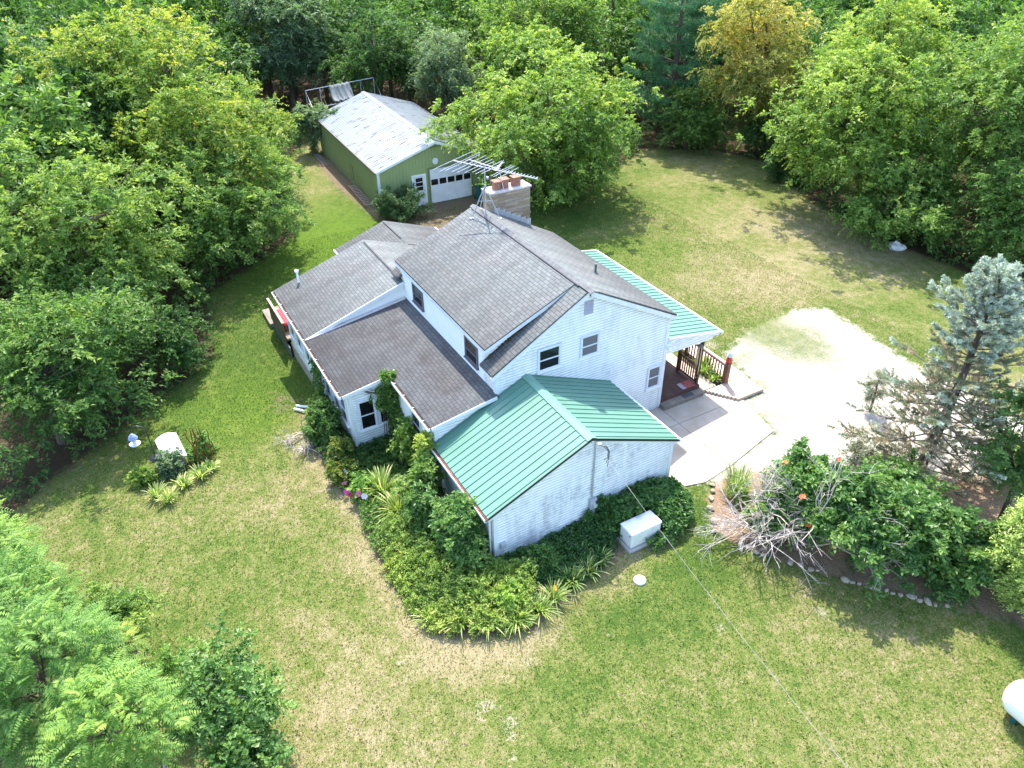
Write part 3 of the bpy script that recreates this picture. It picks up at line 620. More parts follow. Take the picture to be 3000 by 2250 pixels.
# --- annex with the green ribbed metal roof
AX, AY0, AY1, AYR, AZR, AZE = 4.023, -9.909, -2.906, -6.408, 3.93, 2.335
AS = (AZR-AZE)/(AYR-(AY0-.236))
def annz(y): return AZR-AS*abs(y-AYR)
b = MB(); b.prism([(.035,y,z) for y,z in [(AY0,-.3),(AY1,-.3),(AY1,annz(AY1)-.05),(AYR,AZR-.05),(AY0,annz(AY0)-.05)]], (AX-.035,0,0)); b.build('annex_wall', M['white'], H)
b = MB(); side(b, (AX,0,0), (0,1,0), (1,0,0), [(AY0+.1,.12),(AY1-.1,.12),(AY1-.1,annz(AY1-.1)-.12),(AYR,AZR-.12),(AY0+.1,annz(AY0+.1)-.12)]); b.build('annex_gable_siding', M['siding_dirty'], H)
b = MB(); side(b, (AX,AY0,0), (-1,0,0), (0,-1,0), [(.1,.12),(3.95,.12),(3.95,annz(AY0)-.06),(.1,annz(AY0)-.06)], lip=.010); b.build('annex_side_siding', M['white'], H)
b = MB(); b.box(AX,AX+.032,AY0-.03,AY0+.1,.05,annz(AY0)-.1); b.box(AX-.1,AX-.0005,AY0-.032,AY0-.0015,.05,annz(AY0)-.1); b.box(AX,AX+.03,AY1-.1,AY1+.03,.05,annz(AY1)-.1); b.tube([(AX-.14,AY0-.08,2.2),(AX-.14,AY0-.08,.1)], .04, 8)
for s in (-1, 1):
    ye = AY0-.2 if s < 0 else AY1+.2
    b.beam((AX+.018,AYR,AZR-.15), (AX+.018,ye,annz(ye)-.15), .03, .12)
b.build('annex_trim', M['trim'], H)
b = MB()
for s in (-1, 1):
    ye = AY0-.236 if s < 0 else AY1+.236
    slab(b, [(.0,AYR),(AX+.06,AYR),(AX+.06,ye),(.0,ye)], annz, .035)
b.build('annex_roof', M['green'], H)
b = MB()
for s in (-1, 1):
    ye = AY0-.236 if s < 0 else AY1+.236
    k = .06
    while k < AX+.02:
        b.beam((k, AYR+s*.05, annz(AYR+s*.05)+.012), (k, ye, annz(ye)+.012), .032, .030)
        k += .278
b.build('roof_ribs', M['green'], H)
b = MB()
for s in (-1, 1): b.prism([(.0,AYR,AZR+.045),(AX+.075,AYR,AZR+.045),(AX+.075,AYR+s*.17,annz(AYR+s*.17)+.040),(.0,AYR+s*.17,annz(AYR+s*.17)+.040)], (0,0,-.012))
b.build('annex_ridge_cap', M['green_trim'], H)
b = MB()
for s in (-1, 1):
    ye = AY0-.236 if s < 0 else AY1+.236
    b.beam((AX+.072,AYR,AZR-.03), (AX+.072,ye,annz(ye)-.03), .02, .085)
b.build('annex_rake_trim', M['dkgreen'], H)
b = MB(); y, z = AY0-.24, annz(AY0-.236)-.03
b.box(.0,AX+.06,y-.11,y-.09,z-.1,z); b.box(.0,AX+.06,y-.09,y,z-.1,z-.085); gt = b.build('annex_gutter', M['white'], H); b = MB(); b.box(.01,AX+.05,y-.088,y-.005,z-.084,z-.012); b.build('litter', simple('red_brown_rust_litter', (.16,.055,.04), .9, var=.6, scale=8), gt)
y, z = AY1+.24, annz(AY1+.236)-.03
b = MB(); b.box(.0,AX+.06,y,y+.1,z-.1,z-.004); b.build('annex_fascia', M['white'], H)
# service mast, meter, disconnect, tap box
b = MB(); b.tube([(AX+.07,-6.27,1.35),(AX+.07,-6.27,3.62),(AX+.10,-6.27,3.74),(AX+.2,-6.22,3.72)], .03, 8); b.lathe([(0,.05),(.06,.03),(.06,-.04),(0,-.05)], (AX+.2,-6.2,3.72), 8); b.box(AX+.02,AX+.1,-6.31,-6.23,2.5,2.54); b.box(AX+.02,AX+.1,-6.31,-6.23,1.55,1.6); b.build('service_mast', M['steel'], H)
b = MB(); b.box(AX+.02,AX+.15,-6.36,-6.10,.86,1.30); 
mt = b.build('meter_box', M['grey_box'], H, bevel=.01); b = MB(); b.tube([(AX+.15,-6.2,1.06),(AX+.24,-6.2,1.06)], .075, 14); b.build('meter', simple('meter_glass', (.45,.46,.44), .15), mt)
b = MB(); b.box(AX+.02,AX+.12,-6.38,-6.12,.40,.80); b.build('junction_box', M['grey_box'], H, bevel=.01)
b = MB(); b.box(AX+.02,AX+.16,-5.82,-5.50,.15,.96); db = b.build('disconnect_box', M['grey_box'], H, bevel=.01); b = MB(); b.box(AX+.161,AX+.166,-5.76,-5.56,.74,.80); b.build('nameplate', M['black'], db)
b = MB(); b.box(AX+.02,AX+.13,-9.74,-9.56,.80,1.02); b.tube([(AX+.07,-9.65,.8),(AX+.07,-9.65,.62)], .012, 6); b.build('outlet_box', M['grey_box'], H, bevel=.008)
b = MB()
for q in ((-.02,.55,.0),(.03,.72,.1),(.06,.9,.16)):
    b.tube([(AX+.24,-6.2,3.70),(AX+.40,-6.14+q[0],3.72),(AX+.46,-6.06+q[2]*.3,3.55),(AX+.42,-6.05+q[2]*.5,3.25),(AX+.36,-6.12+q[2],3.7-q[1])], .011, 6)
b.build('drip_loop', M['black'], H)
# --- porch on the right: green metal roof, floor, post
PS = .187
def porz(y): return 3.40-PS*y
b = MB(); slab(b, [(-8.81,.03),(.05,.03),(.05,2.81),(-8.81,2.81)], porz, .035); b.build('porch_roof', M['green'], H)
b = MB(); k = -8.7
while k < .0: b.beam((k,.04,porz(.04)+.012), (k,2.8,porz(2.8)+.012), .032, .03); k += .285
b.build('porch_roof_ribs', M['green'], H)
b = MB(); b.box(-8.85,.10,2.812,2.90,porz(2.81)-.11,porz(2.81)-.0); b.beam((.075,.05,porz(.05)+.005),(.075,2.81,porz(2.81)+.005),.045,.06); b.beam((-8.83,.05,porz(.05)+.005),(-8.83,2.81,porz(2.81)+.005),.04,.06); b.build('porch_gutter', M['white'], H)
b = MB(); b.prism([(.045,y,z) for y,z in [(.03,porz(.03)-.04),(2.78,porz(2.78)-.04),(2.72,porz(2.72)-.16),(.03,porz(.03)-.2)]], (-.04,0,0)); b.prism([(.0,y,z) for y,z in [(.03,2.62),(.03,porz(.03)-.05),(2.55,porz(2.55)-.05),(2.45,2.60)]], (-.1,0,0)); b.box(-8.75,-.1,2.28,2.42,2.60,porz(2.42)-.05); b.build('porch_gable', M['siding'], H)
b = MB(); b.box(-8.8,-.0,.002,2.16,.20,.40); b.build('porch_floor', M['redwood'], H)
b = MB(); b.box(.002,.34,.01,2.12,-.1,.235); b.build('porch_step', M['oldwood'], H, bevel=.01)
b = MB(); b.box(.05,.29,1.12,1.66,.2355,.245); b.build('step_grate', simple('dark_steel_grate', (.06,.065,.07), .5), H)
for xx in (-.12,-3.0,-5.9,-8.6):
    b = MB(); b.box(xx-.05,xx+.05,2.02,2.12,.4005,2.60); b.build('porch_post', M['rail'] if xx > -1 else M['trim'], H)
b = MB(); b.box(.0,.10,-.05,.16,3.02,3.16); b.lathe([(.02,.1),(.06,.06),(.075,0),(0,.0)], (.16,.03,2.98), 10); b.lathe([(.02,.1),(.06,.06),(.075,0),(0,.0)], (.2,.2,2.98), 10); b.build('flood_light', M['white'], H)
# rail at the porch edge
def railing(name, p, q, h, parent, post=(1,1), n=9):
    p, q = Vector(p), Vector(q); b = MB(); z = Vector((0,0,1)); d = (q-p)
    b.beam(p+z*h, q+z*h, .09, .05); b.beam(p+z*.10, q+z*.10, .05, .05)
    for k in range(1, n):
        r = p+d*(k/n); b.beam(r+z*.126, r+z*(h-.026), .04, .04)
    for e, on in ((p, post[0]), (q, post[1])):
        if on: b.box(e.x-.055,e.x+.055,e.y-.055,e.y+.055,e.z,e.z+h+.14)
    return b.build(name, M['rail'], parent)
railing('porch_railing', (-1.35,2.09,.4), (-.12,2.07,.4), .86, H, (1,0), 9)
railing('porch_railing', (-2.7,.1,.4), (-2.7,2.07,.4), .86, H, (0,1), 12)

# --- deck and ramp beside the porch (its own thing)
dk = empty('wooden_deck', (-.5, 3.3, .1), 'sun bleached board deck wrapping a planter beside the covered porch', 'deck')
b = MB()
for k in range(6): b.box(-4.3,.20,2.19+k*.125,2.31+k*.125,.06,.20)
b.build('walkway_boards', M['palewood'], dk)
b = MB()
for k in range(8): b.box(-3.2,.20,3.62+k*.125,3.74+k*.125,.05,.19)
b.build('outer_boards', M['palewood'], dk)
b = MB()
for k in range(9): b.box(.21+k*.13,.33+k*.13,2.36+.09*k,4.56,.03,.165)
b.build('platform_boards', wood_mat('bleached_cross_boards', (.40,.30,.23), (.56,.45,.36), axis=1), dk)
railing('deck_railing', (-2.4,3.50,.05), (.18,3.46,.05), .92, dk, (1,0), 15)
b = MB(); b.box(.09,.27,3.38,3.56,-.05,1.16); b.box(.07,.29,3.36,3.58,1.1605,1.20); b.build('post', wood_mat('orange_brown_post', (.15,.07,.045), (.24,.12,.08), axis=2), dk)
b = MB(); b.box(-2.2,.06,2.96,3.40,-.05,.12); b.build('planter_soil', simple('planter_soil', (.07,.05,.035), .95), dk)
o = MB(); o.lathe([(0,.0),(.11,.02),(.14,.10),(.10,.22),(.06,.27),(0,.28)], (.18,3.47,1.20), 12); orn = o.build('ornament', M['orn_red'])
tag(orn, 'small red figure with pale blue hat on the deck railing post', 'ornament')
o = MB(); o.lathe([(0,.26),(.08,.27),(.13,.36),(.09,.47),(.04,.54),(0,.55)], (.18,3.47,1.20), 12); attach(o.build('hat', M['orn_white']), orn)
o = MB(); o.box(-.50,-.06,1.30,2.02,.4012,.412); mm = o.build('door_mat', M['mat']); tag(mm, 'faded red mat with a pale end lying on the porch floor edge', 'mat'); o = MB(); o.box(-.49,-.07,1.31,1.50,.4125,.415); attach(o.build('pale_end', M['mat2']), mm)
# wind chime hanging under the porch corner
wc = empty('wind_chime', (-.04,1.88,2.5), 'long tubular wind chime hanging beside the porch corner post', 'wind chime')
b = MB(); b.lathe([(0,.03),(.12,.02),(.12,-.02),(0,-.03)], (-.04,1.88,2.42), 14); b.tube([(-.04,1.88,2.44),(-.04,1.88,2.60)], .006, 5); b.build('top_disc', M['oldwood'], wc)
for k in range(5):
    a = 2*PI*k/5; b = MB(); b.tube([(-.04+.09*math.cos(a),1.88+.09*math.sin(a),2.38),(-.04+.09*math.cos(a),1.88+.09*math.sin(a),1.05+.12*k)], .014, 7); b.build('chime_tube', simple('pale_brass', (.55,.47,.33), .35, .6), wc)
b = MB(); b.tube([(-.04,1.88,2.38),(-.04,1.88,.85)], .004, 4); b.lathe([(0,.05),(.05,0),(0,-.05)], (-.04,1.88,.85), 8); b.build('sail', M['oldwood'], wc)

# --- back deck at the far left corner of the wing
bd = empty('back_deck', (-14.2,-11.0,-.4), 'raised back deck with weathered board skirt beyond the rear wing', 'deck')
b = MB(); b.box(-15.6,-12.79,-11.96,-8.4,.18,.28); b.build('floor', M['oldwood'], bd)
b = MB()
for k in range(38): b.box(-15.6+k*.075,-15.6+k*.075+.067,-12.04,-12.005,.02,1.11+.010*(k % 3))
b.build('skirt_boards', M['fence'], bd)
b = MB(); b.box(-15.6,-12.78,-12.06,-11.95,1.135,1.165); b.build('top_rail', wood_mat('pale_rail_cap', (.30,.25,.20), (.4,.34,.28)), bd)  # rail cap in a paler wood than the skirt boards
b = MB(); x = -15.6
while x < -12.45:
    w = min(.5, -12.4-x); b.beam((x,-12.02,-.52),(x+w,-12.02,-.52+w),.028,.010,up=(0,1,0)); b.beam((x+w,-12.008,-.52),(x,-12.008,-.52+w),.028,.010,up=(0,1,0)); x += .11
b.box(-15.6,-12.4,-12.0,-11.97,-.8,.0); b.build('lattice', M['lattice'], bd)
b = MB(); b.box(-17.3,-15.62,-12.15,-11.3,-.75,-.30); b.build('landing_step', M['oldwood'], bd)
ck = empty('red_bench_cushion', (-14.2,-11.5,.5), 'red cushioned seat behind the back deck rail', 'seat')
b = MB(); b.box(-14.9,-13.4,-11.88,-11.25,.66,.80); b.build('cushion', M['red'], ck, bevel=.04)
b = MB(); b.box(-14.85,-13.45,-11.86,-11.3,.28,.658); b.build('base', M['rail'], ck)
# drain pipes lying out from the downspout
for q in (((-7.0,-12.1,.0),(-7.95,-13.0,-.22)), ((-6.5,-12.2,.02),(-7.75,-13.15,-.2))):
    b = MB(); b.tube([(q[0][0],q[0][1],float(gz(q[0][0],q[0][1]))+.12), (q[1][0],q[1][1],float(gz(q[1][0],q[1][1]))+.10)], .055, 8); o = b.build('drain_pipe', M['trim'])
    tag(o, 'longer white drain pipe lying on the grass from the downspout' if q[0][0] == -7.0 else 'white drain pipe lying on the grass nearer the brush pile', 'pipe', 'drain pipes by the sunroom')

# ------------------------------------------------------------------ green pole barn garage
ga = empty('garage', (-25.59,-2.23,0), 'light green metal garage with a pale rust spotted metal roof', 'garage')
G = ga; GX, GY, GYAW = -25.59, -2.23, -.037
GW, GL, GE, GR = 7.9, 14.1, 2.72, 4.05
def gp(x, y, z): c, s = math.cos(GYAW), math.sin(GYAW); return (GX+c*x-s*y, GY+s*x+c*y, z)
class GMB(MB):
    """an MB whose points are given in the garage's own frame: x back from the front, y to its right."""
    def poly(s, pts, uv=None, mi=0, smooth=False): return MB.poly(s, [gp(*p) for p in pts], uv, mi, smooth)
def gz_(y): return GE+.0+(GR-GE)*(1-abs(y-GW/2)/(GW/2+.12))
b = GMB(); b.prism([(0,0,-.1),(0,GW,-.1),(0,GW,gz_(GW)-.06),(0,GW/2,GR-.06),(0,0,gz_(0)-.06)], (-GL,0,0)); b.build('wall', M['gmetal'], G)
b = GMB(); k = .1
while k < GW-.05:
    if not (2.15 < k < 3.25 or 3.36 < k < 6.62): b.box(.0005,.020,k,k+.022,.02,gz_(k)-.10)
    else: b.box(.0005,.020,k,k+.022,2.42,gz_(k)-.10)
    k += .228
k = .1
while k < GL-.05: b.box(-k-.022,-k,-.020,-.0005,.02,gz_(0)-.10); k += .228
b.build('wall_ribs', M['gmetal'], G)
b = GMB()
for s in (-1, 1):
    ye = GW/2+s*(GW/2+.12); b.prism([(.2,GW/2,GR),(-GL-.2,GW/2,GR),(-GL-.2,ye,GE),(.2,ye,GE)], (0,0,-.05))
b.build('roof', M['groof'], G)
b = GMB()
for s in (-1, 1):
    ye = GW/2+s*(GW/2+.12); k = .12
    while k > -GL-.15: b.beam((k,GW/2+s*.06,GR-.02+.01),(k,ye,GE+.01),.022,.024); k -= .305
b.build('roof_ribs', M['groof'], G)
b = GMB()
for s in (-1, 1): b.prism([(.21,GW/2,GR+.035),(-GL-.21,GW/2,GR+.035),(-GL-.21,GW/2+s*.2,GR-.035),(.21,GW/2+s*.2,GR-.035)], (0,0,-.012))
b.build('ridge_cap', M['groof'], G)
b = GMB()
for s in (-1, 1):
    ye = GW/2+s*(GW/2+.14); b.beam((.215,GW/2,GR-.05),(.215,ye,GE-.05),.03,.15); b.beam((.1,GW/2,GR-.075),(.1,ye,GE-.075),.2,.02)
b.box(-.02,.03,-.03,.12,-.05,GE-.06); b.box(-.12,-.001,-.03,-.001,-.05,GE-.06); b.box(-.02,.03,GW-.12,GW+.03,-.05,GE-.06); b.box(-GL-.02,-GL+.1,-.03,-.001,-.05,GE-.06)
b.build('corner_trim', M['trim'], G)
b = GMB(); b.box(-GL-.2,.2,-.20,-.13,GE-.09,GE-.012); b.build('eave_trim', simple('brown_grey_eave', (.16,.13,.12), .6), G)
b = GMB(); b.box(.001,.05,2.33,3.14,.0,1.98); dr_ = b.build('door', M['gdoor'], G)
b = GMB(); b.box(.001,.07,2.24,2.329,-.02,2.07); b.box(.001,.07,3.141,3.23,-.02,2.07); b.box(.001,.07,2.329,3.141,1.981,2.07); b.build('door_frame', M['white'], dr_)
b = GMB(); b.box(.051,.056,2.50,2.98,1.02,1.86); b.build('window', M['glass'], dr_)
b = GMB()
for k in range(1, 3): b.box(.0565,.066,2.50,2.98,1.02+.28*k-.015,1.02+.28*k+.015)
b.build('muntins', M['white'], dr_)
b = GMB(); b.tube([(.05,3.06,.98),(.12,3.06,.98)], .03, 8); b.build('handle', M['steel'], dr_)
b = GMB(); b.box(.001,.045,3.52,6.46,.0,2.28); gd = b.build('garage_door', M['gdoor'], G)
b = GMB()
for k in range(5):
    for r in range(4):
        if r == 2: continue
        y0 = 3.52+k*.588+.05; z0 = .0+r*.57+.05; b.box(.0455,.052,y0,y0+.49,z0,z0+.47)
b.build('raised_panels', M['gdoor'], gd)
for k in range(5):
    y0 = 3.52+k*.588+.055; b = GMB(); b.box(.0455,.054,y0,y0+.478,1.21,1.59); b.build('pane', M['glass'], gd)
b = GMB(); b.box(.001,.06,3.40,3.519,-.05,2.40); b.box(.001,.06,6.461,6.58,-.05,2.40); b.box(.001,.06,3.519,6.461,2.281,2.40); b.build('door_frame', simple('olive_door_post', (.16,.21,.085), .6), gd)
b = GMB(); b.tube([(.02,3.95,2.78),(.09,3.95,2.78)], .20, 20); b.tube([(.09,3.95,2.78),(.12,3.95,2.78)], .06, 10); b.build('round_fan_cover', M['trim'], G)
b = GMB(); b.box(-6.4,-5.7,-.026,-.0005,.35,1.35); b.build('patch_panel', simple('darker_green_patch', (.15,.225,.085), .55), G)
b = GMB(); b.box(-GL,-.1,-.06,-.001,-.05,.09); b.build('base_board', M['oldwood'], G)
def ladder(p, q, w, label, col):
    p, q = Vector(p), Vector(q); d = (q-p).normalized(); n = Vector((0,0,1)).cross(d).normalized(); r = empty('ladder', p, label, 'ladder', 'ladders lying beside the garage')
    for s in (-1, 1): b = MB(); b.beam(p+n*s*w/2, q+n*s*w/2, .035, .075); b.build('rail', M[col], r)
    L = (q-p).length; b = MB(); k = .2
    while k < L: b.tube([p+d*k-n*w/2, p+d*k+n*w/2], .017, 6); k += .30
    b.build('rungs', M['alu'] if col != 'x' else M[col], r); return r
ladder((-39.3,-2.35,.06), (-36.2,-2.50,.06), .45, 'ladder lying flat at the far end of the green garage wall', 'orangewood')
ladder((-31.1,-2.35,.16), (-26.9,-2.62,.16), .42, 'ladder lying on edge at the near end of the green garage wall', 'orangewood')
# bare canopy frame and the tarp over it, behind the garage
cf = empty('canopy_frame', (-42,1.4,0), 'bare metal tube canopy frame standing behind the garage', 'frame')
FR0, FR1 = -1.5, 4.2; fx0, fx1 = -41.2, -42.6
def ftop(y): return 4.0+.05*(y-FR0)
b = MB()
for y in (FR0, -.35, .8, 1.95, 3.05, FR1):
    b.tube([(fx1,y,0),(fx1,y,ftop(y)-.0),(fx0,y,ftop(y)-1.05),(fx0,y,0)], .028, 6)
b.tube([(fx1,FR0,ftop(FR0)),(fx1,FR1,ftop(FR1))], .028, 6); b.tube([(fx0,FR0,ftop(FR0)-1.05),(fx0,FR1,ftop(FR1)-1.05)], .028, 6); b.build('tubes', M['steel'], cf)
b = MB(); n = 26
for i in range(n):
    y0, y1 = .35+1.75*i/n, .35+1.75*(i+1)/n
    f = lambda y, t: (fx1+.05+1.25*t+.10*math.sin(y*11+t*2)*(.3+t), y+.05*math.sin(t*5+y*3), ftop(y)+.05-.95*t-.16*t*(1-t)*4+.05*math.sin(y*17))
    for k in range(10): b.poly([f(y0,k/10), f(y1,k/10), f(y1,(k+1)/10), f(y0,(k+1)/10)], smooth=True)
o = b.build('tarp', M['tarp'], weld=True); tag(o, 'crumpled grey blue tarp draped over the canopy frame', 'tarp')
sm = o.modifiers.new('thickness', 'SOLIDIFY'); sm.thickness = .01
tb = empty('trash_bin', (-24.3,4.35,0), 'dark teal wheeled bin by the garage door corner', 'bin')
b = MB(); b.prism([(-24.6,4.1,.95),(-24.0,4.1,.95),(-24.0,4.7,.95),(-24.6,4.7,.95)], (.0,.0,-.93)); b.build('body', M['bin'], tb, bevel=.03)
b = MB(); b.box(-24.63,-23.97,4.06,4.74,.951,1.03); b.build('lid', M['bin'], tb, bevel=.02)
for s in (4.14, 4.66): b = MB(); b.tube([(-24.58,s-.04,.1),(-24.58,s+.04,.1)], .1, 10); b.build('wheel', M['black'], tb)

# ------------------------------------------------------------------ roof antenna on its tripod
an = empty('tv_antenna', (-7.43,-3.95,6.7), 'large aluminium roof antenna with long rods on a tripod mast', 'antenna')
BZ = 8.68; A0, A1 = Vector((-8.78,-4.68,BZ)), Vector((-5.22,-2.80,BZ-.03)); bd_ = (A1-A0).normalized(); pr = Vector((-.45,.893,0)).normalized()
b = MB(); b.tube([(-7.43,-3.95,6.66),(-7.43,-3.95,BZ+.1)], .028, 8); b.build('mast', M['steel'], an)
for e in ((-7.78,-4.45,None),(-7.52,-3.25,None),(-8.15,-3.85,None)):
    z = dormz(e[1])+.02 if e[1] < YR else roofz(e[1])+.01
    b = MB(); b.tube([(-7.43,-3.95,7.93),(e[0],e[1],z)], .022, 6); b.box(e[0]-.07,e[0]+.07,e[1]-.07,e[1]+.07,z-.03,z+.02); b.build('leg', M['steel'], an)
b = MB(); b.tube([(-7.60,-4.2,7.25),(-7.47,-3.6,7.2)], .012, 5); b.lathe([(.0,.06),(.05,.03),(.05,-.03),(0,-.06)], (-7.43,-3.95,7.93), 8); b.lathe([(0,.05),(.05,.04),(.05,-.06),(0,-.07)], (-7.36,-3.86,8.25), 8); b.build('tripod_fittings', M['steel'], an)
b = MB(); b.tube([A0, A1], .022, 6); c0, c1 = A0+bd_*.55+Vector((.12,.18,.14)), A0+bd_*2.15+Vector((0,.02,.05)); b.tube([c0, c1], .016, 6)
for k in range(8): q = A0+bd_*(.55+.2*k); b.tube([q, c0+(c1-c0)*(k/8.0)], .008, 4)
b.tube([A0+bd_*2.25, (-6.60,-3.55,BZ-.75)], .014, 5); b.build('boom', M['alu'], an)
b = MB(); rr = random.Random(2)
for t_, l, off in ((.02,2.62,.0),(.36,2.75,.0),(.50,2.3,.0),(.80,2.3,.0),(1.02,2.0,-.1),(1.28,1.9,.0),(1.50,1.5,.0),(1.72,1.85,.05),(1.9,1.6,.1),(2.35,1.45,.0),(2.48,1.5,.0),(2.72,1.4,-.05)):
    q = A0+bd_*t_+pr*off; z = Vector((0,0,.02)); b.tube([q-pr*l/2+z, q+pr*l/2+z], .011, 5)
b.build('rods', M['alu'], an)
b = MB()
for k in range(26):
    q = A0+bd_*(2.15+k*.073); l = .26-.004*k
    b.tube([q-pr*l/2+Vector((0,0,.03)), q+pr*l/2+Vector((0,0,.05 if k % 2 else .0))], .012, 5)
for k in range(7):
    q = A0+bd_*(2.05+k*.03); b.tube([q+pr*(.05+.05*k)+Vector((0,0,.02+.05*k)), q-pr*(.1)+Vector((0,0,.02))], .012, 5)
b.build('short_directors', M['alu'], an)

# ------------------------------------------------------------------ generator, propane tank, disk, wire, birdfeeder, pedestal
gn = empty('standby_generator', (5.3,-5.2,0), 'off white metal standby generator box on a pad beside the ivy', 'generator')
def gbox(b, x0, x1, y0, y1, z0, z1, r=.0): b.box(x0,x1,y0,y1,z0,z1)
b = MB(); b.box(5.03,5.80,-5.86,-4.47,-.05,.12); b.build('base', M['concrete'], gn, bevel=.04)
b = MB(); b.box(5.10,5.72,-5.78,-4.55,.121,.70); b.build('body', M['gen'], gn, bevel=.05)
b = MB(); b.box(5.085,5.735,-5.795,-4.535,.701,.79); b.build('lid', M['gen_top'], gn, bevel=.035)
b = MB(); b.box(5.721,5.728,-4.98,-4.66,.27,.33); b.build('side_marking', simple('grey_marking', (.42,.42,.40), .6, var=.3, scale=40), gn)
b = MB(); b.box(5.25,5.56,-5.792,-5.782,.24,.60); b.build('end_panel', M['gen'], gn); b = MB(); b.tube([(5.63,-5.80,.64),(5.63,-5.77,.64)], .02, 8); b.build('lock', M['black'], gn)
pt = empty('propane_tank', (16.4,-.4,0), 'white rounded propane tank at the edge of the lawn', 'tank')
P0, PD = Vector((14.92,-.38,.70)), Vector((1,-.03,0)).normalized()
b = MB(); path = []; rr_ = []
R_ = .54; L_ = 3.0
for k in range(9): a = PI/2*k/8; path.append(P0+PD*(R_*.75*(1-math.cos(a)))); rr_.append(max(.01, R_*math.sin(a)))
for k in range(9): a = PI/2*k/8; path.append(P0+PD*(L_-R_*.75*(1-math.sin(a)))); rr_.append(max(.01, R_*math.cos(a)))
b.tube(path, rr_, 28); b.build('body', M['tank'], pt)
for t_ in (.55, 2.3):
    q = P0+PD*t_; n = Vector((-PD.y,PD.x,0)); b = MB(); b.beam(q+n*.25+Vector((0,0,-.70)), q+n*.25+Vector((0,0,-.3)), .1, .1); b.beam(q-n*.25+Vector((0,0,-.70)), q-n*.25+Vector((0,0,-.3)), .1, .1); b.build('leg', M['bin'], pt)
b = MB(); b.lathe([(0,.2),(.14,.17),(.16,0),(.16,-.08)], P0+PD*1.45+Vector((0,0,R_+.02)), 14); b.build('dome', M['tank'], pt)
b = MB(); b.lathe([(0,.05),(.17,.045),(.20,.02),(.21,-.05)], (6.84,-6.25,.05), 22); o = b.build('well_cap', simple('pale_concrete_disc', (.50,.48,.42), .9, var=.15)); tag(o, 'round pale concrete disc set in the lawn by the generator', 'disc')
# overhead service cable from the annex gable out over the lawn
w0, w1 = Vector((4.14,-6.33,3.80)), Vector((15.02,-7.92,4.0)); far = w0+(w1-w0)*2.6+Vector((0,0,2.6))
def wp(t):
    p = w0+(far-w0)*t; p.z -= 4*t*(1-t)*1.05; return p
b = MB(); b.tube([wp(k/40) for k in range(41)], .0045, 5); b.tube([wp(k/40)+Vector((.010*math.sin(k*2.1), .010*math.cos(k*2.1), .006)) for k in range(41)], .0035, 5, mi=1)
o = b.build('service_cable', [simple('grey_cable', (.14,.14,.14), .7), simple('pale_cable', (.28,.275,.26), .7)]); tag(o, 'overhead power cable running from the annex gable over the lawn', 'cable')
# stone pedestal with curved white sheet roof
def gx_(x, y): return float(gz(x, y))
ped = empty('stone_pedestal', (-6.8,-18.05,gx_(-6.8,-18.05)), 'low stone block under a curved white sheet roof in the island bed', 'pedestal')
px, py, pz = -6.8, -18.05, gx_(-6.8,-18.05)
U = Vector((.995,.09,0)); V_ = Vector((-.09,.995,0)); O = Vector((px,py,pz))
def pp(u, v, z): q = O+U*u+V_*v; return (q.x, q.y, pz+z)
b = MB()
for r in range(4):
    k = -.45
    rg = random.Random(r); z0 = r*.14
    while k < .44:
        w = rg.uniform(.16,.3); w = min(w, .45-k)
        e = rg.uniform(0,.03)
        for vs in (0,):
            pts = [pp(k+.1,-.30-e,z0),pp(k+.1+w-.01,-.30-e,z0),pp(k+.1+w-.01,.30+e,z0),pp(k+.1,.30+e,z0)]; b.prism([(p[0],p[1],p[2]+.132) for p in pts], (0,0,-.132))
        k += w
b.build('stone_base', M['rockwall'], ped)
b = MB(); n = 12
for s in (0,):
    arc = [(-.40+.8*i/n) for i in range(n+1)]
    h = lambda u: .80-.16*(u/.4)**2
    top = [[pp(v, u, h(u)-.10*(v/.7)) for u in arc] for v in (-.70,.66)]; bot = [[(q[0],q[1],q[2]-.03) for q in r] for r in top]
    for i in range(n):
        b.poly([top[0][i],top[1][i],top[1][i+1],top[0][i+1]], smooth=True); b.poly([bot[0][i+1],bot[1][i+1],bot[1][i],bot[0][i]], smooth=True)
        b.poly([top[0][i+1],bot[0][i+1],bot[0][i],top[0][i]]); b.poly([top[1][i],bot[1][i],bot[1][i+1],top[1][i+1]])
    for i in (0, n): b.poly([top[0][i],bot[0][i],bot[1][i],top[1][i]])
b.build('curved_roof', M['gen_top'], ped)
b = MB()
for u in (-.4,.4):
    q = pp(u,0,.7); b.beam((q[0],q[1],pz+.60),(q[0],q[1],pz+.70),.08,.4,up=(V_.x,V_.y,0))
b.build('roof_support', M['oldwood'], ped)
sx, sy = -6.45, -18.62; sz = gx_(sx, sy)
pole = empty('shepherd_hook', (sx,sy,sz), 'black hook pole with a squirrel baffle holding the bird feeder', 'pole')
hd = Vector((-.45,-.9,0)).normalized()
b = MB(); b.tube([(sx,sy,sz-.1),(sx,sy,sz+1.9)]+[(sx+hd.x*(.28-.28*math.cos(a)), sy+hd.y*(.28-.28*math.cos(a)), sz+1.9+.28*math.sin(a)) for a in [PI*k/8 for k in range(1,9)]], .022, 6); b.build('rod', M['black'], pole)
b = MB(); b.lathe([(.02,.12),(.16,.06),(.235,-.02),(.225,-.03),(.02,.09)], (sx,sy,sz+.68), 18); b.build('baffle', M['black'], pole)
fx, fy, fz = sx+hd.x*.56, sy+hd.y*.56, sz+1.75
fd = empty('bird_feeder', (fx,fy,fz), 'blue capped bird feeder with white tray hanging from the black hook pole', 'bird feeder')
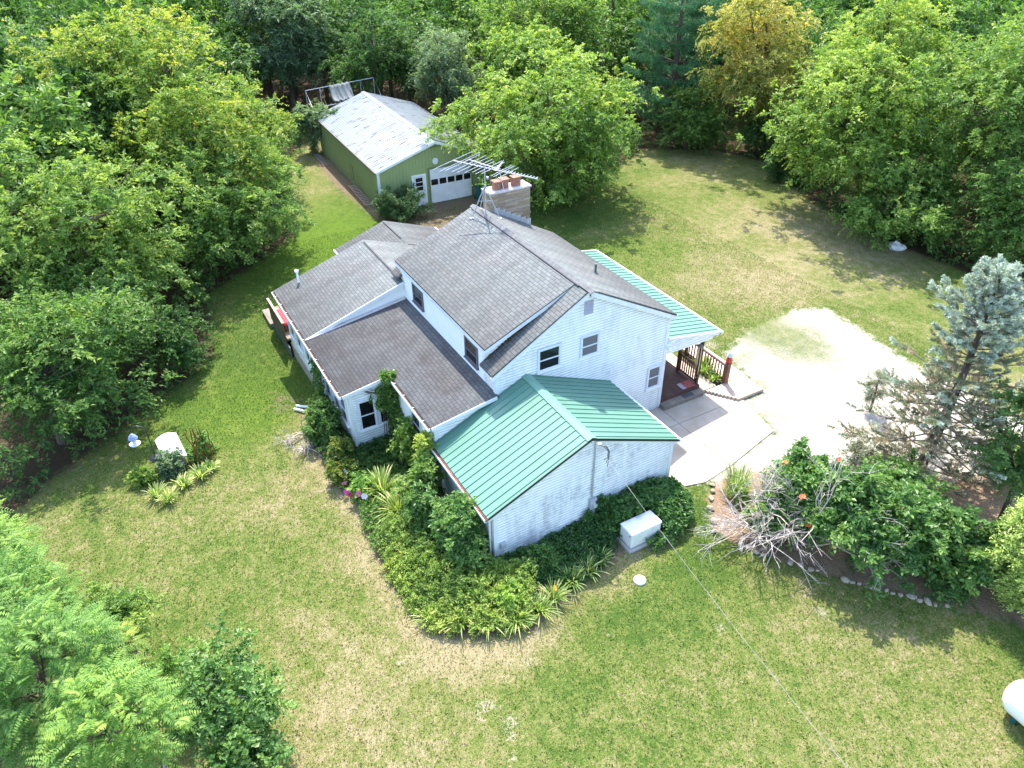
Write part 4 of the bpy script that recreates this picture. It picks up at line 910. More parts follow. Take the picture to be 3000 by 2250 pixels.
b = MB(); b.lathe([(0,.30),(.05,.28),(.12,.20),(.17,.10),(.165,.08),(.05,.09)], (fx,fy,fz-.22), 16); b.tube([(fx,fy,fz+.07),(fx,fy,fz+.16)], .01, 5); b.build('cap', simple('blue_grey_cap', (.22,.29,.50), .4), fd)
b = MB(); b.lathe([(.075,.12),(.075,-.14)], (fx,fy,fz-.24), 12); b.build('seed_tube', simple('pale_tube', (.60,.62,.55), .3), fd)
b = MB(); b.lathe([(0,0),(.17,.0),(.20,.05),(.19,.055),(.16,.015),(0,.015)], (fx,fy,fz-.42), 16); b.build('tray', M['white'], fd)
# white bag at the tree line on the right
b = MB(); b.lathe([(.0,.0),(.42,.0),(.50,.10),(.36,.26),(.16,.34),(.10,.44),(0,.46)], (-5.1,21.6,.0), 11, smooth=True); o = b.build('white_bag', simple('white_sack', (.66,.66,.68), .7, var=.15, scale=5)); tag(o, 'small white sack lying at the tree line on the far lawn', 'sack')
for v in o.data.vertices: v.co += Vector((math.sin(v.co.y*9)*.05, math.cos(v.co.x*8)*.05, math.sin(v.co.x*7+v.co.y*5)*.03))
# field stones edging the mulch bed
ROCKS = [(4.69,-1.3),(4.94,-1.52),(5.22,-1.82),(5.55,-2.16),(6.09,-2.48),(6.44,-2.81),(7.32,-2.45),(7.51,-2.36),(7.84,-2.25),(8.04,-2.15),(8.7,-1.6),(8.94,-1.42),(9.25,-1.27),(9.37,-1.12),(10.08,-.68),(10.25,-.56),(10.4,-.42),(10.66,-.21),(10.78,-.06),(11.0,.11),(11.16,.17),(11.33,.32),(11.53,.52),(11.75,.63),(11.89,.81),(12.1,.91),(12.28,1.19)]
RS = [.15,.16,.17,.2,.19,.12,.16,.15,.15,.13,.19,.16,.14,.10,.2,.13,.11,.12,.2,.13,.11,.13,.21,.14,.21,.1,.13]
def rock_mesh(seed):
    import bmesh
    bm = bmesh.new(); bmesh.ops.create_icosphere(bm, subdivisions=2, radius=1); rg = random.Random(seed); ph = [rg.uniform(0,6) for _ in range(6)]
    for v in bm.verts:
        c = v.co; k = 1+.16*math.sin(2.3*c.x+ph[0])+.14*math.sin(2.7*c.y+ph[1])+.10*math.sin(4.1*c.z+ph[2])+.07*math.sin(5*c.x+4*c.y+ph[3]); v.co = Vector((c.x*1.15, c.y*.85, c.z*.62))*k
    me = bpy.data.meshes.new('field_stone'); bm.to_mesh(me); bm.free(); me.materials.append(M['pebble']); return me
rm = [rock_mesh(k) for k in range(5)]; rg = random.Random(8)
for k, ((x, y), r) in enumerate(zip(ROCKS, RS)):
    o = bpy.data.objects.new('field_stone', rm[k % 5]); COL.objects.link(o); o.location = (x, y, .06+r*.10); o.rotation_euler = (rg.uniform(-.2,.2), rg.uniform(-.2,.2), rg.uniform(0,6)); r *= .62; o.scale = (r*1.05, r*rg.uniform(.8,1.1), r)
    tag(o, 'pale rounded field stone edging the mulch bed', 'stone', 'field stones edging the mulch bed')

# ------------------------------------------------------------------ vegetation
def unit(a): return a/np.maximum(np.linalg.norm(a, axis=-1, keepdims=True), 1e-9)
def leaf_quads(C, D, N, L, Wd, fold=.18):
    """diamond leaves folded along the midrib; C centres, D long axis, N face normal."""
    D = unit(D); N = unit(N-(N*D).sum(-1, keepdims=True)*D); B = np.cross(N, D)
    L = np.asarray(L)[..., None]; Wd = np.asarray(Wd)[..., None]
    v = np.stack([C-D*L*.5, C+B*Wd*.5+N*Wd*fold-D*L*.06, C+D*L*.5-N*L*.08, C-B*Wd*.5+N*Wd*fold-D*L*.06], 1)
    return v
def leaf_object(name, quads, tint, mat, parent=None):
    n = len(quads); me = mesh_np(name, quads.reshape(-1, 3), np.arange(n*4).reshape(n, 4), [mat])
    a = me.attributes.new('tint', 'FLOAT', 'FACE'); a.data.foreach_set('value', np.clip(tint, 0, 1).astype(np.float32))
    o = bpy.data.objects.new(name, me); COL.objects.link(o); o.parent = parent; return o
def lobed(dirs, rng, nb, amp, sig=.45):
    B = unit(rng.normal(size=(nb, 3))+np.array([0,0,.35])); w = rng.uniform(.5, 1, nb)
    ang = np.arccos(np.clip(dirs@B.T, -1, 1)); return (1-amp)+amp*1.35*np.max(w*np.exp(-(ang/sig)**2), axis=1)
def spray_leaves(rng, P, O, slen, nt, nl, L, Wd, spread=.65, droop=.35, up=.8, flat=1.0):
    """leafy twigs: each of the sprays at P grows nt twigs about direction O, each with nl leaves."""
    n = len(P); slen = np.broadcast_to(slen, (n,))
    T = O[:,None]+rng.normal(size=(n,nt,3))*spread*np.array([1,1,flat]); T = unit(T)
    tl = slen[:,None]*rng.uniform(.55, 1.15, (n,nt))
    t = (np.arange(nl)+rng.uniform(.1,.9,(n,nt,nl)))/nl; t = .12+.9*t
    C = P[:,None,None]+T[:,:,None]*(tl[:,:,None]*t)[...,None]; C[...,2] -= droop*tl[:,:,None]*t**2
    sd = np.cross(T, rng.normal(size=(n,nt,3))*.35+np.array([0,0,1.])); sd = unit(sd)
    sgn = np.where(np.arange(nl) % 2 == 0, 1., -1.)[None,None,:,None]
    D = T[:,:,None]*.55+sd[:,:,None]*sgn*.8+rng.normal(size=C.shape)*.32; D[...,2] -= .25
    N = rng.normal(size=C.shape)*.55+np.array([0,0,up])+T[:,:,None]*.15
    ll = L*rng.uniform(.65,1.25,C.shape[:3]); C = C+unit(D)*(ll*.45)[...,None]
    q = leaf_quads(C.reshape(-1,3), D.reshape(-1,3), N.reshape(-1,3), ll.ravel(), (ll*Wd/L*rng.uniform(.8,1.2,ll.shape)).ravel())
    tw = np.broadcast_to(t, C.shape[:3]).ravel(); return q, tw
def crown_points(rng, n, c, rx, ry, rz, shell=.62, nb=16, amp=.34, low=-1.0, power=1.0):
    d = unit(rng.normal(size=(n*2, 3))); d = d[d[:,2] > low][:n]
    r = lobed(d, rng, nb, amp)*(shell+(1-shell)*rng.uniform(0,1,len(d))**.6)
    return np.array(c)+d*r[:,None]*np.array([rx, ry, rz]), d, r
def branch_mesh(name, mat, base, P, rng, r0, parent, fork=.35, nlimb=9, ntw=90, lean=(0,0)):
    """tapered trunk, limbs reaching into the crown, thinner branches on them (one mesh)."""
    b = MB(); base = np.array(base, float); zc = P[:,2].mean(); top = P[:,2].max(); hh = base[2]+(zc-base[2])*fork*2
    cx, cy = P[:,0].mean(), P[:,1].mean()
    ax = [base, base+np.array([(cx-base[0])*.15+lean[0], (cy-base[1])*.15+lean[1], (hh-base[2])*.5]), np.array([base[0]+(cx-base[0])*.5, base[1]+(cy-base[1])*.5, hh]), np.array([cx, cy, (zc+top)/2])]
    b.tube(ax, [r0*1.25, r0, r0*.75, r0*.22], 8)
    limbs = []
    for k in rng.choice(len(P), min(nlimb, len(P)), replace=False):
        t = rng.uniform(.35, .95); s = ax[1]+(ax[2]-ax[1])*t if rng.rand() < .6 else ax[2]+(ax[3]-ax[2])*t*.6
        e = P[k]; m = s+(e-s)*.5+rng.normal(size=3)*.25*np.array([1,1,.3])-np.array([0,0,.0]); limbs.append((s, m, e)); b.tube([s, m, e], [r0*.42, r0*.26, r0*.07], 6)
    for k in rng.choice(len(P), min(ntw, len(P)), replace=False):
        e = P[k]; s, m, f = min(limbs, key=lambda l: min(np.linalg.norm(l[1]-e), np.linalg.norm(l[2]-e))); q = m+(f-m)*rng.rand()*.7; b.tube([q, (q+e)/2+rng.normal(size=3)*.12, e], [r0*.13, r0*.08, r0*.03], 4, caps=False)
    o = b.build(name, mat); o.parent = parent; return o
def tree(name, base, c, rx, rz, mat, label, cat='tree', group=None, seed=1, ry=None, dens=1.0, L=.195, Wd=.105, slen=.85, amp=.42, nb=14, droop=.35, low=-.92, shell=.6, trunk=.22, bark='bark', yellow_top=0, tint0=.42, nt=5, nl=10, spread=.62, up=.8, core=.25, nosp=None, nlimb=10, clump=11):
    """a tree or shrub: crown centre c and radii in world metres; parts trunk and crown."""
    rng = np.random.RandomState(seed); ry = ry or rx
    bz = float(gz(base[0], base[1])) if len(base) == 2 else base[2]
    r = empty(name, (base[0], base[1], bz), label, cat, group)
    cc = np.array([c[0]-base[0], c[1]-base[1], c[2]-bz])
    area = 4*PI*((rx*ry)**1.6/3+2*(rx*rz)**1.6/3)**(1/1.6)
    n = nosp or int(max(30, area*1.15*dens/(slen*slen)))
    nc = max(8, int(n/clump)); Pc, dc, rr = crown_points(rng, nc, cc, rx-slen*.45, ry-slen*.45, rz-slen*.35, shell, nb, amp, low)
    ci = rng.randint(len(Pc), size=n); cr = .30*(rx*ry*rz)**(1/3.)*rng.uniform(.6, 1.25, len(Pc)); off = rng.normal(size=(n,3))*np.array([1,1,.62])*.55
    P = Pc[ci]+off*cr[ci][:,None]; d = unit(dc[ci]*.75+off*.9+np.array([0,0,.15])); ctint = rng.normal(0, .10, len(Pc))
    if core:
        P2, d2, _ = crown_points(rng, int(n*core), cc, rx*.62, ry*.62, rz*.62, .3, nb, amp, low); P = np.concatenate([P, P2]); d = np.concatenate([d, d2]); ci = np.concatenate([ci, np.zeros(len(P2), int)])
    k = P[:,2] > .12; P, d, ci = P[k], d[k], ci[k]
    O = unit(d*.9+np.array([0,0,.35])+rng.normal(size=d.shape)*.3)
    q, tw = spray_leaves(rng, P, O, slen*rng.uniform(.7,1.3,len(P)), nt, nl, L, Wd, spread=spread, droop=droop, up=up)
    q[...,2] = np.maximum(q[...,2], .02+rng.uniform(0,.03,q.shape[:2]))
    ns = nt*nl; sp = np.repeat(rng.normal(0,.10,len(P))+ctint[ci], ns); hz = (q[:,0,2]-cc[2])/max(rz,.1)
    tint = tint0+sp+.20*(tw-.5)+rng.normal(0,.11,len(q))+.07*hz
    if yellow_top:
        x = q[:,0]-cc; lobe = np.sin(x[:,0]*.5+seed)+np.sin(x[:,1]*.42+seed*2)
        tint += yellow_top*np.clip(hz*.6+lobe*.25, -.4, 1)
    leaf_object('crown', q, tint, mat, r)
    branch_mesh('trunk', M[bark], (0,0,-.1), P[:n], rng, trunk, r, nlimb=nlimb, ntw=int(min(110, 10+n*.12)))
    return r

LF = dict(
    mid=leaf_mat('leaf_mid_green', (.026,.062,.013), (.068,.125,.026), (.165,.210,.046)),
    yellow=leaf_mat('leaf_yellow_green', (.034,.075,.013), (.095,.150,.026), (.245,.235,.040)),
    lime=leaf_mat('leaf_bright_green', (.034,.075,.013), (.100,.160,.030), (.225,.255,.050)),
    gold=leaf_mat('leaf_gold_green', (.060,.078,.016), (.160,.165,.036), (.330,.255,.075)),
    dark=leaf_mat('leaf_dark_green', (.012,.036,.010), (.030,.070,.018), (.070,.125,.030)),
    blue=leaf_mat('leaf_silver_green', (.026,.052,.026), (.072,.115,.055), (.165,.205,.120), gloss=.4),
    shiny=leaf_mat('leaf_glossy_green', (.016,.048,.012), (.042,.098,.022), (.120,.185,.045), gloss=.45, rough=.42),
    walnut=leaf_mat('leaf_walnut_green', (.030,.075,.014), (.078,.150,.030), (.190,.260,.050)),
    bed=leaf_mat('leaf_bed_yellow_green', (.034,.075,.014), (.110,.165,.032), (.270,.280,.060)),
    blade=leaf_mat('blade_green', (.040,.090,.018), (.130,.190,.045), (.360,.340,.160)),
    needle=leaf_mat('needle_pine', (.016,.052,.022), (.040,.110,.045), (.095,.190,.085), trans=.15),
    spruce=leaf_mat('needle_blue_spruce', (.10,.125,.095), (.22,.255,.205), (.37,.40,.335), trans=.10, gloss=.3),
    dead=leaf_mat('needle_dead_brown', (.120,.090,.060), (.240,.190,.130), (.380,.320,.240), trans=.10, gloss=.2),
    olive=leaf_mat('needle_olive', (.065,.075,.040), (.140,.150,.085), (.240,.250,.160), trans=.10, gloss=.3),
    juniper=leaf_mat('needle_juniper', (.014,.034,.010), (.032,.068,.018), (.075,.125,.034), trans=.1),
    arbor=leaf_mat('scale_yellow_green', (.070,.110,.022), (.170,.230,.050), (.330,.370,.110), trans=.2),
    bindweed=leaf_mat('leaf_autumn', (.045,.085,.014), (.100,.120,.022), (.250,.120,.028)),
)
# left side: the big yellow-topped tree, its neighbours and the low growth below them
tree('broadleaf_tree', (-33.0,-16.0), (-32.7,-14.4,7.4), 6.3, 5.7, LF['yellow'], 'tall round tree with yellow green top left of the garage', seed=3, yellow_top=.20, dens=1.15, tint0=.45)
tree('broadleaf_tree', (-26.6,-12.6), (-26.4,-11.6,4.7), 5.6, 5.5, LF['yellow'], 'yellow green tree overhanging the lawn strip beside the garage wall', seed=7, yellow_top=.13, dens=1.15, tint0=.38)
tree('broadleaf_tree', (-23.6,-13.9), (-23.4,-13.0,2.9), 5.2, 3.0, LF['mid'], 'low spreading mid green tree at the lawn edge below the yellow green tree', seed=11, dens=1.2, L=.2, Wd=.1)
tree('broadleaf_tree', (-19.6,-20.2), (-19.2,-18.9,4.5), 5.1, 4.7, LF['mid'], 'bright topped bushy tree at the left edge of the lawn', seed=13, yellow_top=.15, dens=1.2, tint0=.48, L=.21, Wd=.11)
tree('broadleaf_tree', (-10.9,-21.8), (-11.0,-21.0,2.8), 4.0, 3.0, LF['mid'], 'dark spreading tree hanging over the left lawn edge nearest the camera', seed=17, dens=1.3, L=.19, Wd=.095, tint0=.36)
tree('broadleaf_tree', (-14.4,-19.8), (-14.9,-19.2,2.5), 3.6, 2.6, LF['mid'], 'middle tree of the dark left lawn edge with drooping leaves', seed=19, dens=1.2, L=.2, Wd=.1, tint0=.38)
tree('broadleaf_tree', (-34.5,-8.6), (-33.6,-8.3,3.7), 3.6, 3.9, LF['yellow'], 'rounded yellow green tree at the far end of the grass strip by the garage', seed=8, yellow_top=.15, dens=1.15, tint0=.42)
tree('rounded_bush', (-14.1,-16.9), (-14.0,-16.6,1.3), 1.35, 1.6, LF['dark'], 'rounded dark bush jutting onto the lawn at the left', 'bush', seed=23, L=.15, Wd=.09, slen=.5, tint0=.6, trunk=.06)
tree('broadleaf_tree', (-40.5,-22.5), (-40.5,-21.6,7.7), 3.6, 4.2, LF['blue'], 'pale green tree cut by the left picture edge, below the top corner', seed=29, tint0=.6)
tree('broadleaf_tree', (-28.5,-22.0), (-28.0,-21.6,4.0), 4.2, 4.0, LF['dark'], 'shaded dark green tree behind the left trees at the picture edge', seed=31, tint0=.55)
# behind the garage
tree('sumac_tree', (-52.2,-.3), (-52.0,.3,6.3), 4.8, 5.0, LF['blue'], 'deep green tree with layered pale fronds behind the garage back corner', seed=37, tint0=.38, L=.34, Wd=.12)
tree('willow_tree', (-39.9,9.8), (-39.8,9.3,5.2), 3.5, 4.2, LF['blue'], 'silvery green drooping tree behind the garage roof', seed=41, tint0=.56, droop=.9, L=.22, Wd=.09, dens=1.2)
tree('broadleaf_tree', (-45.5,5.5), (-45.5,5.3,5.0), 4.0, 5.0, LF['dark'], 'dark green tree between the sumac and the silvery tree', seed=43, tint0=.6)
tree('small_tree', (-39.6,-2.3), (-39.6,-2.0,2.2), 1.7, 2.3, LF['blue'], 'slim pale green sapling at the far left corner of the garage', seed=47, tint0=.5, slen=.6, trunk=.08)
tree('maple_tree', (-22.4,9.0), (-22.6,8.4,4.4), 6.9, 4.4, LF['lime'], 'wide light green tree leaning over the garage door corner', seed=53, yellow_top=.16, dens=1.35, tint0=.42, L=.2, Wd=.13, amp=.42, nb=22)
tree('maple_tree', (-28.9,11.6), (-28.8,11.2,6.2), 4.6, 3.4, LF['lime'], 'taller light green tree just behind the wide leaning one', seed=59, yellow_top=.12, dens=1.2, tint0=.45, L=.23, Wd=.15)
tree('broadleaf_tree', (-37.3,17.5), (-37.4,17.2,7.8), 5.4, 5.0, LF['lime'], 'green tree cut by the top picture edge above the leaning maple', seed=61, yellow_top=.1, tint0=.36)
# right side
tree('birch_tree', (-22.2,28.2), (-22.8,26.8,7.6), 4.8, 5.4, LF['gold'], 'golden green early turning tree beside the dark pine', seed=67, yellow_top=.2, tint0=.45, L=.2, Wd=.11, droop=.6, dens=1.2)
tree('broadleaf_tree', (-10.6,25.0), (-10.6,22.8,5.7), 5.3, 5.4, LF['lime'], 'large bright green tree leaning out over the far lawn', seed=71, yellow_top=.12, dens=1.3, tint0=.44, L=.21, Wd=.11, amp=.42, nb=20)
tree('broadleaf_tree', (-13.5,28.6), (-13.6,26.8,8.6), 4.4, 5.2, LF['lime'], 'tall bright green crown rising behind the large leaning tree', seed=73, yellow_top=.15, tint0=.5)
tree('broadleaf_tree', (-6.3,24.5), (-6.0,22.2,2.5), 4.8, 3.0, LF['mid'], 'low green tree skirting the far lawn edge at the right', seed=79, dens=1.2, tint0=.45)
tree('broadleaf_tree', (-4.2,28.0), (-4.4,26.0,7.4), 4.8, 5.0, LF['mid'], 'grey green tree at the upper right picture edge', seed=83, tint0=.5, yellow_top=.08)
tree('broadleaf_tree', (.6,25.6), (-.2,24.4,3.4), 3.8, 3.7, LF['mid'], 'hanging green tree at the right picture edge above the spruce', seed=89, tint0=.42)
tree('yew_bush', (-16.1,24.6), (-16.2,24.4,1.4), 1.9, 1.6, LF['dark'], 'dark feathery evergreen bush at the far lawn corner', 'bush', seed=97, L=.2, Wd=.06, slen=.55, tint0=.55, trunk=.07, droop=.5)
tree('undergrowth_bush', (-25.5,23.2), (-25.4,22.9,2.4), 3.2, 2.6, LF['mid'], 'mid green bush under the pine at the far lawn edge', 'bush', seed=101, tint0=.4, trunk=.08)
tree('undergrowth_bush', (-22.0,28.0), (-21.6,27.2,2.3), 2.7, 2.2, LF['dark'], 'dark bush below the golden green tree', 'bush', seed=103, tint0=.6, trunk=.08)
# white pine: flat tiers of soft needle tufts
def pine(base, h, reach, label, seed, tiers=9, z0=1.5, mat='needle'):
    rng = np.random.RandomState(seed); bz = float(gz(*base)); r = empty('pine_tree', (base[0], base[1], bz), label, 'tree'); b = MB()
    b.tube([(0,0,-.1),(0.05,0,h*.5),(0,0,h)], [.28,.2,.04], 8); Ps = []; Os = []
    for k in range(tiers):
        z = z0+(h-z0)*k/(tiers-.3); R_ = reach*(1-.78*(k/tiers)**1.4)*rng.uniform(.8,1.15)
        for a in np.arange(0, 2*PI, 2*PI/rng.randint(5, 8))+rng.rand()*6:
            l = R_*rng.uniform(.7,1.15); e = np.array([math.cos(a)*l, math.sin(a)*l, z+l*rng.uniform(.02,.16)]); s = np.array([0,0,z-.15]); b.tube([s, (s+e)/2-np.array([0,0,.06*l]), e], [.06,.04,.012], 5, caps=False)
            m = int(10+l*9)
            t = rng.uniform(.3,1.05,m); w = (1.05-t)*.0+.34*l*np.sin(np.clip(t,0,1)*PI*.8+.3)
            off = rng.uniform(-1,1,m)*w; pd = np.array([-math.sin(a), math.cos(a), 0]); P = s+(e-s)*t[:,None]+pd*off[:,None]; P[:,2] += rng.uniform(-.06,.10,m)-.06*l*np.sin(t*PI)
            Ps.append(P); Os.append(np.tile(unit((e-s)[None])*.7+np.array([0,0,.45]), (m,1))+pd*np.sign(off)[:,None]*.4)
    P = np.concatenate(Ps); O = unit(np.concatenate(Os)); n = len(P); K = 26
    D = unit(O[:,None]*.9+rng.normal(size=(n,K,3))*.55); ll = rng.uniform(.20,.34,(n,K)); C = P[:,None]+D*(ll*.5)[...,None]+rng.normal(size=(n,K,3))*.09
    N = rng.normal(size=(n,K,3))+np.array([0,0,.8]); q = leaf_quads(C.reshape(-1,3), D.reshape(-1,3), N.reshape(-1,3), ll.ravel(), ll.ravel()*.14, .05)
    tint = .45+np.repeat(rng.normal(0,.15,n),K)+rng.normal(0,.1,n*K); leaf_object('crown', q, tint, LF[mat], r); o = b.build('trunk', M['bark']); o.parent = r; return r
pine((-29.0,24.3), 13.0, 4.6, 'dark white pine with flat layered tiers at the far lawn corner', 5, 9, 2.0)
pine((-34.0,29.5), 14.5, 4.8, 'pine standing in the wood behind the layered white pine', 8, 9, 3)
pine((-17.3,27.6), 6.5, 2.9, 'small pine peeping out under the golden green tree', 9, 6, 1.0)
# blue spruce, live at the top and bare and brown below
def spruce():
    rng = np.random.RandomState(4); base = (8.1,5.4); h = 8.35; r = empty('blue_spruce', (base[0], base[1], 0), 'tall leaning blue spruce, dying brown below its pale blue top', 'tree')
    b = MB(); lean = np.array([-.6,-.15,0]); ax = lambda t: np.array([0,0,h*t])+lean*t*0+np.array([.12*math.sin(t*3),.1*math.sin(t*2),0])
    b.tube([ax(t) for t in np.linspace(0,1,9)], [.20,.19,.175,.16,.135,.11,.08,.045,.012], 8); tw = MB(); LP = []; LO = []; LS = []; kind = []
    z = .55
    while z < h-.12:
        t = z/h; R_ = 3.25*(1-t)**.60*(.80 if t < .2 else 1)+.12; nb = rng.randint(5,8)
        for a in np.arange(nb)*2*PI/nb+rng.rand()*6:
            l = R_*rng.uniform(.40,1.18); rise = .10+.5*t if t > .55 else -.12+.3*t
            s = ax(t); e = s+np.array([math.cos(a)*l, math.sin(a)*l, l*rise+rng.normal()*.08]); m = (s+e)/2-np.array([0,0,.10*l]); tw.tube([s, m, e], [.030,.022,.008], 5, caps=False)
            nsub = int(4+l*7.0)
            for q in range(nsub):
                u = rng.uniform(.25,1.0) if q else 1.0; p = (1-u)**2*s+2*u*(1-u)*m+u*u*e; sd = (1 if q % 2 else -1)
                o = unit(np.array([math.cos(a)*.8-math.sin(a)*sd*.75, math.sin(a)*.8+math.cos(a)*sd*.75, .12+.35*t])+rng.normal(size=3)*.18); sl = (.30+.42*(1-u))*rng.uniform(.7,1.2)*(.55+.6*l/2.5)
                if q == 0: o = unit(e-m+np.array([0,0,.15]))
                tw.tube([p, p+o*sl], [.010,.004], 4, caps=False)
                alive = t > .66 or (t > .4 and u > .80 and rng.rand() < .6) or (t <= .4 and u > .85 and rng.rand() < .35)
                LP.append(p); LO.append(o); LS.append(sl); kind.append(0 if (alive and (t > .5 or rng.rand() < .55)) else (1 if rng.rand() < (.60 if t > .3 else .40) else (2 if rng.rand() < .45 else 3)))
        z += .26*(1-t)+.20
    for q in range(9):                                     # leader shoots
        a = q*.7; LP.append(ax(.97)); LO.append(unit(np.array([.35*math.cos(a),.35*math.sin(a),1]))); LS.append(.5); kind.append(0)
    LP, LO, LS, kind = np.array(LP), np.array(LO), np.array(LS), np.array(kind)
    for kd, nm, mt, K, ln, wd in ((0,'live_needles','spruce',90,.10,.022), (1,'olive_needles','olive',70,.095,.022), (2,'dead_needles','dead',66,.095,.021)):
        s = kind == kd; P, O, sl = LP[s], LO[s], LS[s]; n = len(P); t = rng.uniform(0,1,(n,K)); rd = unit(rng.normal(size=(n,K,3))+np.array([0,0,.5])); rd = unit(rd-(rd*O[:,None]).sum(-1,keepdims=True)*O[:,None])
        D = unit(O[:,None]*.75+rd); ll = ln*rng.uniform(.75,1.2,(n,K))*(1.0); C = P[:,None]+O[:,None]*(sl[:,None]*t)[...,None]+D*(ll*.5)[...,None]
        q = leaf_quads(C.reshape(-1,3), D.reshape(-1,3), rng.normal(size=(n*K,3)), ll.ravel(), np.full(n*K,wd)*rng.uniform(.8,1.5,n*K), .05)
        leaf_object(nm, q, np.repeat(rng.normal(.5,.14,n),K)+rng.normal(0,.12,n*K)+.15*(t.ravel()-.5), LF[mt], r)
    o = b.build('trunk', bark_mat('spruce_bark', (.10,.075,.06))); o.parent = r; o = tw.build('branches', M['deadbranch']); o.parent = r
    return r
spruce()
# shrubs in the mulch bed
def shrub(*a, **k):
    if len(a) < 8: k.setdefault('cat', 'shrub')
    k.setdefault('trunk', .05); return tree(*a, **k)
shrub('trumpet_vine_shrub', (7.75,-.35), (7.75,-.5,1.75), 1.5, 1.85, LF['shiny'], 'glossy green shrub with a few orange flowers in the mulch bed', seed=111, L=.17, Wd=.085, slen=.48, tint0=.5, dens=1.3, droop=.5, low=-.9)
o = [x for x in COL.objects if x.name.startswith('trumpet_vine_shrub')][0]; rg = np.random.RandomState(5)
def flower_mesh(name, P, mat, parent, r=.06, petals=5, local=True):
    b = MB()
    for p in P:
        n = Vector(unit(rg.normal(size=3)*.5+np.array([.55,-.5,.7]))); a = n.orthogonal().normalized(); c = n.cross(a); p = Vector(p)
        for k in range(petals):
            t0 = 2*PI*k/petals; d = a*math.cos(t0)+c*math.sin(t0); s = n.cross(d); b.poly([p, p+d*r*.6+s*r*.42+n*r*.15, p+d*r+n*r*.25, p+d*r*.6-s*r*.42+n*r*.15])
        b.tube([p, p+n*r*.3], r*.16, 5)
    f = b.build(name, mat); f.parent = parent; return f
for k, p in enumerate(((.55,-1.1,2.55),(.75,-.75,1.95),(-.6,-.75,2.9),(.9,-.9,1.5),(.35,.5,3.2))): flower_mesh('flower', [p, (p[0]+.05,p[1]+.03,p[2]+.06)], simple('orange_flower', (.62,.13,.03), .6), o, .08)
shrub('glossy_shrub', (9.75,.95), (9.75,.65,1.75), 2.05, 1.8, LF['shiny'], 'largest glossy dark green shrub in the middle of the mulch bed', seed=113, L=.16, Wd=.09, slen=.5, tint0=.48, dens=1.35, low=-.9)
shrub('viburnum_shrub', (11.3,2.25), (11.2,1.95,1.35), 1.6, 1.4, LF['shiny'], 'spreading shrub with greyer leaves beside the right edge evergreens', seed=127, L=.17, Wd=.10, slen=.5, tint0=.56, dens=1.2)
shrub('dark_shrub', (12.4,2.75), (12.2,2.65,1.3), .95, 1.5, LF['dark'], 'dark shaded shrub between the grey leaved shrub and the arborvitae', seed=131, L=.15, Wd=.11, slen=.45, tint0=.6)
shrub('vine_covered_tree', (11.0,5.9), (10.6,5.6,3.2), 1.35, 2.8, LF['dark'], 'open dark leaved small tree at the right edge behind the shrubs', 'tree', seed=137, L=.13, Wd=.075, slen=.5, tint0=.72, dens=.8, trunk=.09, core=.1)
shrub('leafy_bush', (6.9,4.4), (6.9,4.3,1.0), 1.2, 1.1, LF['olive'], 'dry olive scrub under the spruce beside the driveway', seed=139, L=.10, Wd=.035, slen=.5, tint0=.5, dens=.8)
shrub('leafy_bush', (8.8,3.4), (8.8,3.2,1.2), 1.3, 1.3, LF['shiny'], 'green shrub at the foot of the blue spruce', seed=149, L=.13, Wd=.08, slen=.5, tint0=.45)
shrub('small_bush', (9.6,8.0), (9.7,7.9,.9), 1.1, .95, LF['mid'], 'small bush by the driveway behind the spruce', seed=151, L=.13, Wd=.07, slen=.4, tint0=.5)
shrub('small_conifer', (4.6,7.3), (4.6,7.3,1.2), .42, 1.25, LF['olive'], 'thin sparse young conifer beside the driveway', seed=157, L=.09, Wd=.02, slen=.3, tint0=.45, dens=1.1)
# yellow-green arborvitae at the right edge: upright fans
def arborvitae():
    rng = np.random.RandomState(6); r = empty('arborvitae', (13.3,3.15,0), 'yellow green arborvitae at the right picture edge', 'tree'); n = 900
    d = unit(rng.normal(size=(n,3))); z = 2.35+2.35*d[:,2]; R_ = 1.25*np.sqrt(np.clip(1-d[:,2]**2,0,1))**.8*(1+.12*np.sin(7*np.arctan2(d[:,1],d[:,0])+z*2)); R_ *= np.where(z > 2.4, .92, 1)
    P = np.stack([d[:,0]*R_*.85, d[:,1]*R_*.85, z], 1); O = unit(d*np.array([1,1,.15])+np.array([0,0,.45]))
    q, tw = spray_leaves(rng, P, O, .42, 6, 9, .10, .045, spread=.35, droop=.1, up=.3); leaf_object('crown', q, .42+np.repeat(rng.normal(0,.13,n),54)+.35*(tw-.5)+rng.normal(0,.08,len(q)), LF['arbor'], r)
    b = MB(); b.tube([(0,0,-.1),(0,0,4.2)], [.08,.02], 6); o = b.build('trunk', M['bark']); o.parent = r
arborvitae()
# bleached dead shrub in front of the vine
def twiggy(name, base, label, n, h, spread, aim, mat, seed, group=None, cat='dead shrub', z0=0.0):
    rng = np.random.RandomState(seed); r = empty(name, (base[0], base[1], z0), label, cat, group); b = MB(); R0 = .020 if h < 2 else .030
    def grow(p, d, l, rad_, lv):
        m = p+d*l*.5+rng.normal(size=3)*.05*l; e = p+d*l+np.array([0,0,-.06*l*lv]); b.tube([p, m, e], [rad_, rad_*.8, rad_*.5], 5 if lv < 2 else 4, caps=False)
        if lv < 3:
            for k in range(rng.randint(2,4)+(lv == 0)):
                t = rng.uniform(.35,1); q = p+(e-p)*t; grow(q, unit((d+rng.normal(size=3)*.48+np.array([0,0,-.05]))[None])[0], l*rng.uniform(.45,.72), rad_*.55, lv+1)
    for k in range(n):
        a = rng.normal(size=3)*spread+np.array(aim); grow(np.array([rng.normal()*.12, rng.normal()*.12, 0.]), unit(a[None])[0], h*rng.uniform(.55,.8), R0, 0)
    o = b.build('branches', mat); o.parent = r; return r
